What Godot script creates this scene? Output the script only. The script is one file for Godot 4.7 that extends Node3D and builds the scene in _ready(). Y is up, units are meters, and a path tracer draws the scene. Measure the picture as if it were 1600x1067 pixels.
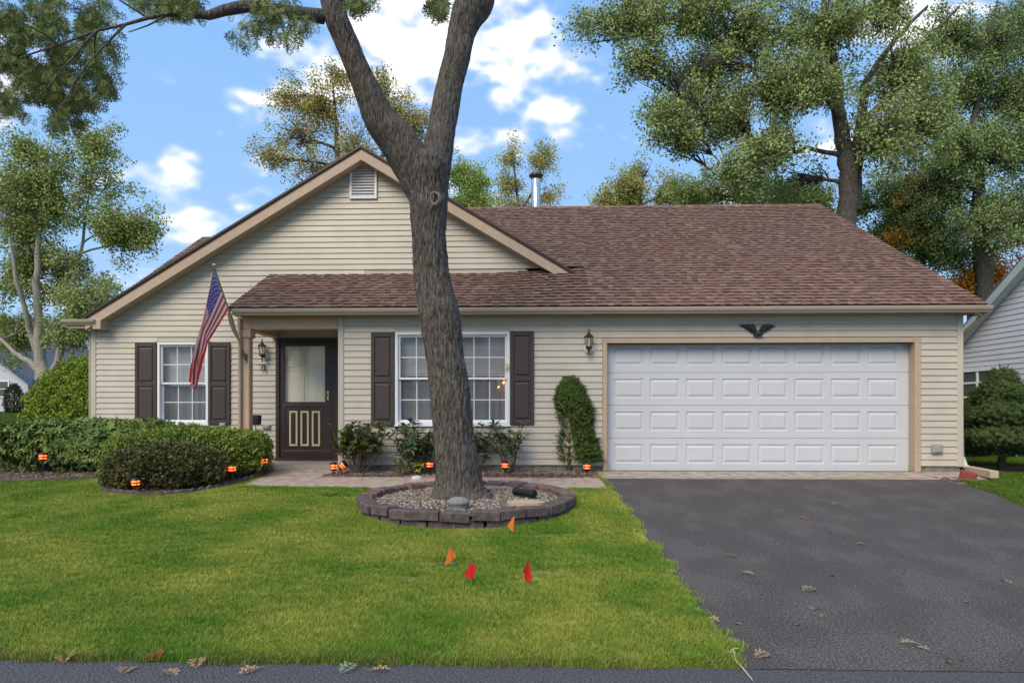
extends Node3D
# A one-storey house with a tree in its front lawn. x to the right, y up, the camera looks towards -z. Depths below are metres in front of the camera (z = -depth).

const F := 1030.0        # focal length in pixels of the 1600 x 1067 photograph
const HZ := 635.0        # its horizon row
const X0 := 832.0        # column where lines square to the house front vanish
const EYE := 1.06        # eye height above the garage floor
const YAW := 0.03106
var rng := RandomNumberGenerator.new()
var M := {}
var house: Node3D
var ZB := Vector3.ZERO
const WHITE := Color(1, 1, 1)
const SHINGLE_TONES := [Color(.165, .088, .060), Color(.192, .108, .074), Color(.125, .068, .049), Color(.218, .130, .091), Color(.175, .094, .064), Color(.142, .082, .061)]

# ---------------------------------------------------------------- positions
func at(u: float, v: float, d: float) -> Vector3:
	var a := (u - 800.0) / F
	var b := (HZ - v) / F
	var s := sin(YAW)
	var c := cos(YAW)
	var t := d / (a * s + c)
	return Vector3((a * c - s) * t, EYE + b * t, -d)

func gy(d: float) -> float:
	if d < 3.8: return -.44
	if d < 10.6: return -.44 + (d - 3.8) * .0647
	if d < 15.0: return 0.0
	return minf((d - 15.0) * .031, 1.5)

func gnd(u: float, v: float) -> Vector3:
	var lo := 1.0
	var hi := 90.0
	for i in 44:
		var m := (lo + hi) * .5
		if at(u, v, m).y > gy(m): lo = m
		else: hi = m
	var p := at(u, v, lo)
	p.y = gy(lo)
	return p

func rf(a: float, b: float) -> float: return rng.randf_range(a, b)
func rv(s: float) -> Vector3: return Vector3(rf(-s, s), rf(-s, s), rf(-s, s))
func in_ball() -> Vector3:
	while true:
		var p := rv(1.0)
		if p.length_squared() <= 1.0: return p
	return Vector3.ZERO

# ---------------------------------------------------------------- mesh builder
class MB:
	var v := PackedVector3Array()
	var n := PackedVector3Array()
	var c := PackedColorArray()
	var ix := PackedInt32Array()
	var col := Color(1, 1, 1)
	func tri(a: Vector3, b: Vector3, d: Vector3) -> void:
		var nn := (b - a).cross(d - a).normalized()
		var k := v.size()
		v.append_array([a, b, d]); n.append_array([nn, nn, nn]); c.append_array([col, col, col])
		ix.append_array([k, k + 2, k + 1])
	func quad(a: Vector3, b: Vector3, d: Vector3, e: Vector3) -> void:
		var nn := (d - a).cross(e - b).normalized()
		var k := v.size()
		v.append_array([a, b, d, e]); n.append_array([nn, nn, nn, nn]); c.append_array([col, col, col, col])
		ix.append_array([k, k + 2, k + 1, k, k + 3, k + 2])
	func oquad(a: Vector3, b: Vector3, d: Vector3, e: Vector3, mid: Vector3) -> void:
		if (d - a).cross(e - b).dot((a + b + d + e) * .25 - mid) < 0.0: quad(e, d, b, a)
		else: quad(a, b, d, e)
	func hexa(p: Array) -> void:   # eight corners: bottom ring 0-3, top ring 4-7
		var mid := Vector3.ZERO
		for q in p: mid += q
		mid /= 8.0
		for f in [[0, 1, 2, 3], [4, 5, 6, 7], [0, 1, 5, 4], [1, 2, 6, 5], [2, 3, 7, 6], [3, 0, 4, 7]]:
			oquad(p[f[0]], p[f[1]], p[f[2]], p[f[3]], mid)
	func box(a: Vector3, b: Vector3) -> void:
		var lo := Vector3(minf(a.x, b.x), minf(a.y, b.y), minf(a.z, b.z))
		var hi := Vector3(maxf(a.x, b.x), maxf(a.y, b.y), maxf(a.z, b.z))
		hexa([lo, Vector3(hi.x, lo.y, lo.z), Vector3(hi.x, lo.y, hi.z), Vector3(lo.x, lo.y, hi.z), Vector3(lo.x, hi.y, lo.z), Vector3(hi.x, hi.y, lo.z), hi, Vector3(lo.x, hi.y, hi.z)])
	func tbox(t: Transform3D, s: Vector3) -> void:
		var p := []
		for k in [[-1, -1, -1], [1, -1, -1], [1, -1, 1], [-1, -1, 1], [-1, 1, -1], [1, 1, -1], [1, 1, 1], [-1, 1, 1]]:
			p.append(t * Vector3(k[0] * s.x * .5, k[1] * s.y * .5, k[2] * s.z * .5))
		hexa(p)
	func cbox(a: Vector3, b: Vector3, ch: float, t := Transform3D()) -> void:   # box with chamfered edges
		var mid := (a + b) * .5
		var h := ((b - a) * .5).abs()
		var w := Vector3(minf(ch, h.x * .6), minf(ch, h.y * .6), minf(ch, h.z * .6))
		var m2 := t * mid
		for ax in 3:
			var e := (ax + 1) % 3
			var g := (ax + 2) % 3
			for s in [-1.0, 1.0]:
				var p := []
				for k in [[-1.0, -1.0], [1.0, -1.0], [1.0, 1.0], [-1.0, 1.0]]:
					var q := mid
					q[ax] += s * h[ax]
					q[e] += k[0] * (h[e] - w[e])
					q[g] += k[1] * (h[g] - w[g])
					p.append(t * q)
				oquad(p[0], p[1], p[2], p[3], m2)
				for s2 in [-1.0, 1.0]:   # edge between faces ax,s and e,s2 running along g
					var r := []
					for k in [[0, -1.0], [0, 1.0], [1, 1.0], [1, -1.0]]:
						var q := mid
						q[ax] += s * (h[ax] - (w[ax] if k[0] == 1 else 0.0))
						q[e] += s2 * (h[e] - (w[e] if k[0] == 0 else 0.0))
						q[g] += k[1] * (h[g] - w[g])
						r.append(t * q)
					oquad(r[0], r[1], r[2], r[3], m2)
		for sx in [-1.0, 1.0]:
			for sy in [-1.0, 1.0]:
				for sz in [-1.0, 1.0]:
					var sg := Vector3(sx, sy, sz)
					var q0 := t * (mid + sg * Vector3(h.x, h.y - w.y, h.z - w.z))
					var q1 := t * (mid + sg * Vector3(h.x - w.x, h.y, h.z - w.z))
					var q2 := t * (mid + sg * Vector3(h.x - w.x, h.y - w.y, h.z))
					if (q1 - q0).cross(q2 - q0).dot(q0 - m2) < 0.0: tri(q0, q2, q1)
					else: tri(q0, q1, q2)
	func tube(p: Array, r: Array, sides := 8, caps := true) -> void:
		var k0 := v.size()
		var up := Vector3(.13, .21, .97).normalized()
		for i in p.size():
			var dir: Vector3 = (p[mini(i + 1, p.size() - 1)] - p[maxi(i - 1, 0)]).normalized()
			up = (up - dir * up.dot(dir)).normalized()
			var sd := dir.cross(up)
			for j in sides:
				var a := TAU * j / sides
				var o := up * cos(a) + sd * sin(a)
				v.append(p[i] + o * r[i]); n.append(o); c.append(col)
		for i in p.size() - 1:
			for j in sides:
				var a := k0 + i * sides + j
				var b := k0 + i * sides + (j + 1) % sides
				ix.append_array([a, a + sides, b, b, a + sides, b + sides])
		if caps:
			for e in [0, p.size() - 1]:
				for j in sides:
					tri(p[e], v[k0 + e * sides + j], v[k0 + e * sides + (j + 1) % sides])
	func lathe(o: Vector3, prof: Array, sides := 16, t := Basis()) -> void:   # prof: [radius, height] pairs going up
		for i in prof.size() - 1:
			for j in sides:
				var a := TAU * j / sides
				var b := TAU * (j + 1) / sides
				var da := Vector3(cos(a), 0, sin(a))
				var db := Vector3(cos(b), 0, sin(b))
				var lo := Vector3(0, prof[i][1], 0)
				var hi := Vector3(0, prof[i + 1][1], 0)
				var q0: Vector3 = o + t * (lo + da * prof[i][0])
				var q1: Vector3 = o + t * (lo + db * prof[i][0])
				var q2: Vector3 = o + t * (hi + db * prof[i + 1][0])
				var q3: Vector3 = o + t * (hi + da * prof[i + 1][0])
				quad(q0, q3, q2, q1)
	func mesh() -> ArrayMesh:
		var ar := []
		ar.resize(Mesh.ARRAY_MAX)
		ar[Mesh.ARRAY_VERTEX] = v
		ar[Mesh.ARRAY_NORMAL] = n
		ar[Mesh.ARRAY_COLOR] = c
		ar[Mesh.ARRAY_INDEX] = ix
		var m := ArrayMesh.new()
		m.add_surface_from_arrays(Mesh.PRIMITIVE_TRIANGLES, ar)
		return m
	func smooth() -> void:   # one normal for vertices at the same place
		var sum := {}
		for i in v.size():
			var k := (v[i] * 4096.0).round()
			sum[k] = sum.get(k, Vector3.ZERO) + n[i]
		for i in v.size():
			n[i] = (sum[(v[i] * 4096.0).round()] as Vector3).normalized()

# ---------------------------------------------------------------- nodes
func thing(called: String, label: String, category: String, base: Vector3, group := "") -> Node3D:
	var o := Node3D.new()
	o.name = called
	add_child(o, true)
	o.position = base
	tag(o, label, category, group)
	return o

func tag(o: Node3D, label: String, category: String, group := "") -> void:
	o.set_meta("label", label)
	o.set_meta("category", category)
	if group: o.set_meta("group", group)

func part(called: String, mesh: Mesh, m: Material, parent: Node3D) -> MeshInstance3D:   # mesh in world coordinates
	var o := MeshInstance3D.new()
	o.name = called
	o.mesh = mesh
	o.material_override = m
	parent.add_child(o, true)
	if parent.get_parent() == self and parent != self: o.position = -parent.position
	return o

func local(called: String, mesh: Mesh, m: Material, parent: Node3D) -> MeshInstance3D:   # mesh in the parent's own coordinates
	var o := MeshInstance3D.new()
	o.name = called
	o.mesh = mesh
	o.material_override = m
	parent.add_child(o, true)
	return o

func holder(called: String, parent: Node3D) -> Node3D:   # a part that is made of sub-parts only
	var o := Node3D.new()
	o.name = called
	parent.add_child(o, true)
	o.position = -parent.position
	return o

func structure(called: String, mesh: Mesh, m: Material) -> MeshInstance3D:
	var o := part(called, mesh, m, self)
	o.set_meta("kind", "structure")
	return o

func scatter(called: String, mesh: Mesh, m: Material, xf: Array, cols: Array, parent: Node3D) -> MultiMeshInstance3D:
	var mm := MultiMesh.new()
	mm.transform_format = MultiMesh.TRANSFORM_3D
	mm.use_colors = true
	mm.mesh = mesh
	mm.instance_count = xf.size()
	for i in xf.size():
		mm.set_instance_transform(i, xf[i])
		mm.set_instance_color(i, cols[i])
	var o := MultiMeshInstance3D.new()
	o.name = called
	o.multimesh = mm
	o.material_override = m
	parent.add_child(o, true)
	if parent != self: o.position = -parent.position
	return o

# ---------------------------------------------------------------- materials
func mat(lin: Color, rough := .7, metal := 0.0) -> StandardMaterial3D:
	var m := StandardMaterial3D.new()
	m.albedo_color = lin.linear_to_srgb()
	m.roughness = rough
	m.metallic = metal
	return m

func noise(freq: float, seed_ := 1, oct := 4, kind := FastNoiseLite.TYPE_SIMPLEX_SMOOTH) -> FastNoiseLite:
	var f := FastNoiseLite.new()
	f.noise_type = kind
	f.seed = seed_
	f.frequency = freq
	f.fractal_octaves = oct
	return f

func ntex(freq: float, stops: Array, seed_ := 1, size := 512, oct := 4, kind := FastNoiseLite.TYPE_SIMPLEX_SMOOTH) -> NoiseTexture2D:
	var t := NoiseTexture2D.new()
	t.width = size
	t.height = size
	t.seamless = true
	t.noise = noise(freq, seed_, oct, kind)
	var g := Gradient.new()
	var off := PackedFloat32Array()
	var cs := PackedColorArray()
	for s in stops:
		off.append(s[0])
		cs.append((s[1] as Color).linear_to_srgb())
	g.offsets = off
	g.colors = cs
	t.color_ramp = g
	return t

func nnorm(freq: float, strength: float, seed_ := 1, size := 512, oct := 4) -> NoiseTexture2D:
	var t := NoiseTexture2D.new()
	t.width = size
	t.height = size
	t.seamless = true
	t.as_normal_map = true
	t.bump_strength = strength
	t.noise = noise(freq, seed_, oct)
	return t

func textured(freq: float, stops: Array, rough: float, scale: Vector3, nfreq := 0.0, nstr := 4.0, seed_ := 1, oct := 4) -> StandardMaterial3D:
	var m := mat(WHITE, rough)
	m.albedo_texture = ntex(freq, stops, seed_, 512, oct)
	m.uv1_triplanar = true
	m.uv1_world_triplanar = true
	m.uv1_scale = scale
	if nfreq > 0.0:
		m.normal_enabled = true
		m.normal_texture = nnorm(nfreq, nstr, seed_ + 5)
	return m

func shades(a: Color, spread: float) -> Array:
	return [[0.0, a * (1.0 - spread)], [.5, a], [1.0, a * (1.0 + spread)]]

func leafmat(back := .35, rough := .55) -> StandardMaterial3D:
	var m := mat(WHITE, rough)
	m.vertex_color_use_as_albedo = true
	m.backlight_enabled = true
	m.backlight = Color(back, back, back * .5)
	m.metallic_specular = .22
	return m

func make_materials() -> void:
	M.siding = textured(.006, [[0.0, Color(.450, .402, .325)], [.5, Color(.495, .447, .367)], [1.0, Color(.52, .47, .39)]], .42, Vector3(.5, .5, .5), 0.0, 0.0, 3)
	M.siding_white = textured(.006, shades(Color(.62, .615, .64), .05), .45, Vector3(.5, .5, .5), 0.0, 0.0, 4)
	M.siding_pale = mat(Color(.52, .52, .58), .5)
	M.trim = textured(.02, shades(Color(.45, .335, .240), .07), .5, Vector3(.7, .7, .7), 0.0, 0.0, 5)
	M.gutter = textured(.01, shades(Color(.36, .295, .225), .08), .38, Vector3(.4, 1, 1), 0.0, 0.0, 6)
	M.beam_glow_tint = textured(.02, shades(Color(.56, .375, .250), .07), .5, Vector3(.7, .7, .7), 0.0, 0.0, 5)  # trim with the warm light at the porch painted into its colour
	M.soffit = mat(Color(.46, .35, .24), .6)
	M.white = mat(Color(.80, .80, .82), .4)
	M.vinyl = mat(Color(.78, .78, .80), .35)
	M.door_white = textured(.008, shades(Color(.545, .555, .585), .03), .38, Vector3(.4, .4, .4), 0.0, 0.0, 7)
	M.shutter = textured(.03, shades(Color(.050, .034, .030), .15), .5, Vector3(1, 1, 1), .08, 2.0, 8)
	M.brown = textured(.03, shades(Color(.042, .026, .022), .15), .4, Vector3(1, 1, 1), 0.0, 0.0, 9)
	M.cream = mat(Color(.60, .52, .33), .5)
	M.inner_door = mat(Color(.74, .68, .50), .5)
	M.dark = mat(Color(.012, .012, .013), .6)
	M.black = mat(Color(.012, .013, .013), .45)
	M.eagle = mat(Color(.012, .017, .018), .38)
	M.brass = mat(Color(.55, .42, .22), .3, .9)
	M.bronze = mat(Color(.085, .062, .035), .4, .6)
	M.chrome = mat(Color(.62, .62, .63), .22, 1.0)
	M.gold = mat(Color(.75, .58, .25), .25, 1.0)
	M.glass = mat(Color(.9, .93, .95, .10), .02)
	M.glass.albedo_color = Color(.9, .93, .95, .08)
	M.glass.transparency = BaseMaterial3D.TRANSPARENCY_ALPHA
	M.glass.metallic_specular = .42
	M.lantern_glass = mat(WHITE, .1)
	M.lantern_glass.albedo_color = Color(.85, .82, .7, .25)
	M.lantern_glass.transparency = BaseMaterial3D.TRANSPARENCY_ALPHA
	M.blind = mat(Color(.36, .37, .38), .6)
	M.curtain = mat(Color(.115, .125, .13), .9)
	M.room = mat(Color(.30, .28, .25), .9)
	M.shingle = []
	for k in SHINGLE_TONES.size():
		M.shingle.append(textured(.12, [[0.0, SHINGLE_TONES[k] * .55], [.5, SHINGLE_TONES[k]], [1.0, SHINGLE_TONES[k] * 1.5]], .95, Vector3(2.5, 2.5, 2.5), 0.0, 0.0, 20 + k))
		M.shingle[k].vertex_color_use_as_albedo = true
	M.shingles = textured(.12, [[0.0, Color(.45, .45, .45)], [.5, Color(.74, .74, .74)], [1.0, WHITE]], .95, Vector3(2.5, 2.5, 2.5), 0.0, 0.0, 31)
	M.shingles.vertex_color_use_as_albedo = true
	M.asphalt = textured(.25, [[0.0, Color(.022, .019, .017)], [.40, Color(.070, .060, .055)], [.56, Color(.100, .086, .079)], [.70, Color(.155, .135, .125)], [1.0, Color(.40, .36, .33)]], .9, Vector3(.42, .42, .42), .25, 4.0, 41, 3)
	M.asphalt.detail_enabled = true
	M.asphalt.detail_blend_mode = BaseMaterial3D.BLEND_MODE_MUL
	M.asphalt.detail_albedo = ntex(.010, [[0.0, Color(.66, .65, .64)], [.45, Color(.80, .79, .78)], [.58, Color(.86, .85, .85)], [.68, WHITE], [1.0, WHITE]], 42, 1024, 8)
	M.asphalt.detail_uv_layer = BaseMaterial3D.DETAIL_UV_2
	M.asphalt.uv2_triplanar = true
	M.asphalt.uv2_world_triplanar = true
	M.asphalt.uv2_scale = Vector3(.16, .16, .10)
	M.street = textured(.25, [[0.0, Color(.028, .028, .031)], [.5, Color(.066, .066, .073)], [1.0, Color(.17, .17, .18)]], .9, Vector3(.42, .42, .42), .25, 3.0, 43, 3)
	M.concrete = textured(.015, [[0.0, Color(.25, .195, .15)], [.5, Color(.40, .325, .26)], [1.0, Color(.49, .42, .35)]], .9, Vector3(.6, .6, .6), .2, 4.0, 44, 6)
	M.foundation = textured(.02, [[0.0, Color(.16, .14, .11)], [.5, Color(.27, .24, .19)], [1.0, Color(.36, .33, .27)]], .95, Vector3(.8, .8, .8), .15, 5.0, 45, 5)
	M.block = textured(.02, [[0.0, Color(.045, .036, .034)], [.45, Color(.105, .080, .076)], [.7, Color(.145, .108, .102)], [1.0, Color(.20, .165, .15)]], .93, Vector3(.9, .9, .9), .15, 8.0, 46, 6)
	M.block_red = textured(.02, [[0.0, Color(.07, .045, .042)], [.5, Color(.165, .105, .10)], [1.0, Color(.24, .165, .155)]], .93, Vector3(.9, .9, .9), .15, 8.0, 47, 6)
	M.edging = textured(.03, [[0.0, Color(.045, .03, .026)], [.5, Color(.12, .075, .062)], [1.0, Color(.20, .135, .11)]], .95, Vector3(1, 1, 1), .15, 6.0, 48, 5)
	M.mulch = textured(.06, [[0.0, Color(.03, .02, .014)], [.45, Color(.095, .062, .042)], [.7, Color(.16, .11, .08)], [1.0, Color(.27, .21, .165)]], .98, Vector3(1.4, 1.4, 1.4), .12, 12.0, 49, 5)
	M.soil = textured(.03, [[0.0, Color(.065, .085, .024)], [.45, Color(.12, .17, .035)], [.65, Color(.15, .20, .045)], [1.0, Color(.21, .19, .085)]], .98, Vector3(.8, .8, .8), .2, 10.0, 50, 6)
	M.earth = textured(.06, [[0.0, Color(.10, .085, .06)], [.5, Color(.19, .165, .125)], [1.0, Color(.30, .27, .22)]], .98, Vector3(1.2, 1.2, 1.2), .2, 8.0, 61, 5)
	M.pebble = mat(WHITE, .8)
	M.pebble.vertex_color_use_as_albedo = true
	M.bark = textured(.025, [[0.0, Color(.030, .024, .021)], [.38, Color(.076, .062, .056)], [.6, Color(.120, .101, .092)], [.85, Color(.18, .158, .145)], [1.0, Color(.27, .25, .23)]], .95, Vector3(2.6, .22, 2.6), .05, 14.0, 51, 6)
	M.bark.detail_enabled = true
	M.bark.detail_blend_mode = BaseMaterial3D.BLEND_MODE_MUL
	M.bark.detail_albedo = ntex(.008, [[0.0, Color(.66, .74, .56)], [.4, Color(.92, .94, .86)], [.6, WHITE], [1.0, WHITE]], 52, 512, 5)
	M.bark.detail_uv_layer = BaseMaterial3D.DETAIL_UV_2
	M.bark.uv2_triplanar = true
	M.bark.uv2_world_triplanar = true
	M.bark.uv2_scale = Vector3(.5, .35, .5)
	M.bark_pale = textured(.03, shades(Color(.33, .30, .25), .4), .9, Vector3(1, .5, 1), .1, 6.0, 54)
	M.knot = textured(.05, shades(Color(.20, .175, .155), .4), .95, Vector3(2, 2, 2), .1, 8.0, 60)
	M.stem = mat(Color(.085, .065, .045), .9)
	M.leaf = leafmat()
	M.needle = leafmat(.15, .7)
	M.waxy = leafmat(.25, .5)
	M.grass = leafmat(.45, .6)
	M.rock = textured(.02, shades(Color(.21, .205, .195), .35), .9, Vector3(2, 2, 2), .1, 6.0, 55, 5)
	M.tan_stone = textured(.03, shades(Color(.46, .345, .24), .12), .9, Vector3(2, 2, 2), .15, 3.0, 56, 4)
	M.lamp = mat(Color(.9, .35, .12), .3)
	M.lamp.emission_enabled = true
	M.lamp.emission = Color(1.0, .40, .13)
	M.lamp.emission_energy_multiplier = 2.3
	M.bulb = mat(Color(1, .75, .5), .3)
	M.bulb.emission_enabled = true
	M.bulb.emission = Color(1.0, .55, .25)
	M.bulb.emission_energy_multiplier = 3.0
	M.cloth = mat(WHITE, .85)
	M.cloth.vertex_color_use_as_albedo = true
	M.cloth.backlight_enabled = true
	M.cloth.backlight = Color(.6, .6, .6)
	M.pole = textured(.03, shades(Color(.30, .20, .12), .3), .6, Vector3(3, .6, 3), 0.0, 0.0, 57)
	M.sleeve = mat(Color(.34, .22, .14), .85)
	M.grey_plastic = mat(Color(.30, .29, .26), .6)
	M.orange_film = mat(Color(.95, .22, .03), .45)
	M.red_film = mat(Color(.80, .015, .02), .4)
	for k in ["orange_film", "red_film"]:
		M[k].backlight_enabled = true
		M[k].backlight = Color(.5, .5, .5)
	M.wire = mat(Color(.25, .25, .24), .4, .8)
	M.blue_trim = mat(Color(.045, .075, .16), .5)
	M.slate = mat(Color(.10, .105, .135), .9)
	M.red_block = textured(.04, shades(Color(.24, .055, .045), .3), .95, Vector3(2, 2, 2), .1, 5.0, 58)
	M.wood = textured(.03, shades(Color(.45, .36, .25), .25), .9, Vector3(.6, 3, 3), 0.0, 0.0, 59)
	M.dryleaf = mat(WHITE, .8)
	M.dryleaf.vertex_color_use_as_albedo = true
	M.pvc = mat(Color(.48, .52, .46), .5)
	M.green_rubber = mat(Color(.012, .05, .03), .9)

# ---------------------------------------------------------------- sky
func make_sky() -> PanoramaSkyMaterial:
	var w := 2048
	var h := 1024
	var im := Image.create(w, h, false, Image.FORMAT_RGBF)
	im.fill(Color(.30, .31, .30))
	var n1 := noise(1.0, 11, 6)
	var n2 := noise(3.2, 12, 5)
	var n3 := noise(1.0, 13, 5)
	# clouds in view: column, row, half width, half height, weight
	var spots := [[610.0, 50.0, 170.0, 105.0, 1.0], [830.0, 90.0, 105.0, 110.0, .95], [470.0, 130.0, 110.0, 70.0, .8], [760.0, 215.0, 75.0, 36.0, .95], [276.0, 266.0, 48.0, 32.0, .72], [290.0, 350.0, 72.0, 42.0, .72],
		[405.0, 258.0, 34.0, 22.0, .8], [400.0, 308.0, 44.0, 24.0, .8], [255.0, 118.0, 60.0, 22.0, .5], [1440.0, 40.0, 130.0, 70.0, .9], [1130.0, 190.0, 60.0, 50.0, .7], [860.0, 170.0, 80.0, 46.0, .85], [1160.0, 330.0, 130.0, 50.0, .8],
		[10.0, 130.0, 90.0, 90.0, .75], [1290.0, 230.0, 60.0, 40.0, .7], [960.0, -120.0, 380.0, 110.0, .9], [140.0, 470.0, 150.0, 50.0, .8], [700.0, 330.0, 120.0, 40.0, .6]]
	var s := sin(YAW)
	var c := cos(YAW)
	for y in h / 2:
		var el := (.5 - (y + .5) / h) * PI
		var ce := cos(el)
		var se := sin(el)
		var up := clampf(se, 0.0, 1.0)
		var blue := Color(.50, .73, .94).lerp(Color(.120, .365, .87), pow(up, .62))
		for x in w:
			var az := (x + .5) / w * TAU   # Godot: the first column looks towards -z
			var dir := Vector3(sin(az) * ce, se, -cos(az) * ce)
			var q := dir * 2.3
			q.y *= 2.2
			var n := n1.get_noise_3dv(q) + .35 * n2.get_noise_3dv(q)
			var fz := -dir.x * s - dir.z * c
			var dens := 0.0
			var inside := 0.0
			if fz > .25:
				var u := 800.0 + F * (dir.x * c - dir.z * s) / fz
				var v := HZ - F * dir.y / fz
				inside = clampf((1250.0 - absf(u - 800.0)) / 400.0, 0.0, 1.0) * clampf((v + 450.0) / 350.0, 0.0, 1.0)
				var b := 0.0
				for k in spots:
					var du: float = (u - k[0]) / k[2]
					if du > 2.0 or du < -2.0: continue
					var dv: float = (v - k[1]) / k[3]
					var e := du * du + dv * dv
					if e < 4.0: b = maxf(b, k[4] * (1.0 - e * .5))
				dens = inside * (b * .95 - .42 + (.7 * n1.get_noise_3dv(q * 2.1) + .7 * n3.get_noise_3dv(q * 5.5) + .35 * n2.get_noise_3dv(q * 3.0)) * .85)
			dens += (1.0 - inside) * (n * 1.3 - .04)
			var k2 := smoothstep(-.04, .58, dens)
			var lit := Color(.90, .94, 1.0).lerp(Color(1.28, 1.27, 1.26), smoothstep(.05, .6, dens))
			lit = lit.lerp(Color(.80, .83, .88), .55 * smoothstep(.05, .5, n2.get_noise_3dv(q * .9 + Vector3(0, .35, 0))))   # grey folds and undersides
			im.set_pixel(x, y, blue.lerp(lit, k2))
	var sky := PanoramaSkyMaterial.new()
	sky.panorama = ImageTexture.create_from_image(im)
	return sky

# ---------------------------------------------------------------- sheets on the ground
func px(list: Array) -> PackedVector2Array:   # pixels of the photograph that show ground -> x, depth
	var p := PackedVector2Array()
	for k in list:
		var q := gnd(k[0], k[1])
		p.append(Vector2(q.x, -q.z))
	return p

func sheet(poly: PackedVector2Array, lift: float, cuts := [3.8, 10.6, 15.0]) -> MB:
	var mb := MB.new()
	var lo := -400.0
	for k in cuts.size() + 1:
		var hi: float = cuts[k] if k < cuts.size() else 500.0
		for q in Geometry2D.intersect_polygons(poly, PackedVector2Array([Vector2(-500, lo), Vector2(500, lo), Vector2(500, hi), Vector2(-500, hi)])):
			var t := Geometry2D.triangulate_polygon(q)
			for i in range(0, t.size(), 3):
				var a := Vector3(q[t[i]].x, gy(q[t[i]].y) + lift, -q[t[i]].y)
				var b := Vector3(q[t[i + 1]].x, gy(q[t[i + 1]].y) + lift, -q[t[i + 1]].y)
				var c := Vector3(q[t[i + 2]].x, gy(q[t[i + 2]].y) + lift, -q[t[i + 2]].y)
				if (b - a).cross(c - a).y < 0.0: mb.tri(a, c, b)
				else: mb.tri(a, b, c)
		lo = hi
	return mb

func slab(poly: PackedVector2Array, top: float, under := .12) -> MB:   # a sheet with sides that go down into the ground
	var mb := sheet(poly, top)
	var n := poly.size()
	var mid := Vector2.ZERO
	for p in poly: mid += p / n
	for i in n:
		var a := poly[i]
		var b := poly[(i + 1) % n]
		var a1 := Vector3(a.x, gy(a.y) + top, -a.y)
		var b1 := Vector3(b.x, gy(b.y) + top, -b.y)
		var dn := Vector3(0, -under, 0)
		mb.oquad(a1, b1, b1 + dn, a1 + dn, Vector3(mid.x, a1.y, -mid.y))
	return mb

var P_drive: PackedVector2Array
var P_walk: PackedVector2Array
var P_bed_left: PackedVector2Array
var P_bed_right: PackedVector2Array
var P_apron: PackedVector2Array
const RING := Vector2(-.81, 8.18)
const RING_R := 1.30

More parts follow.
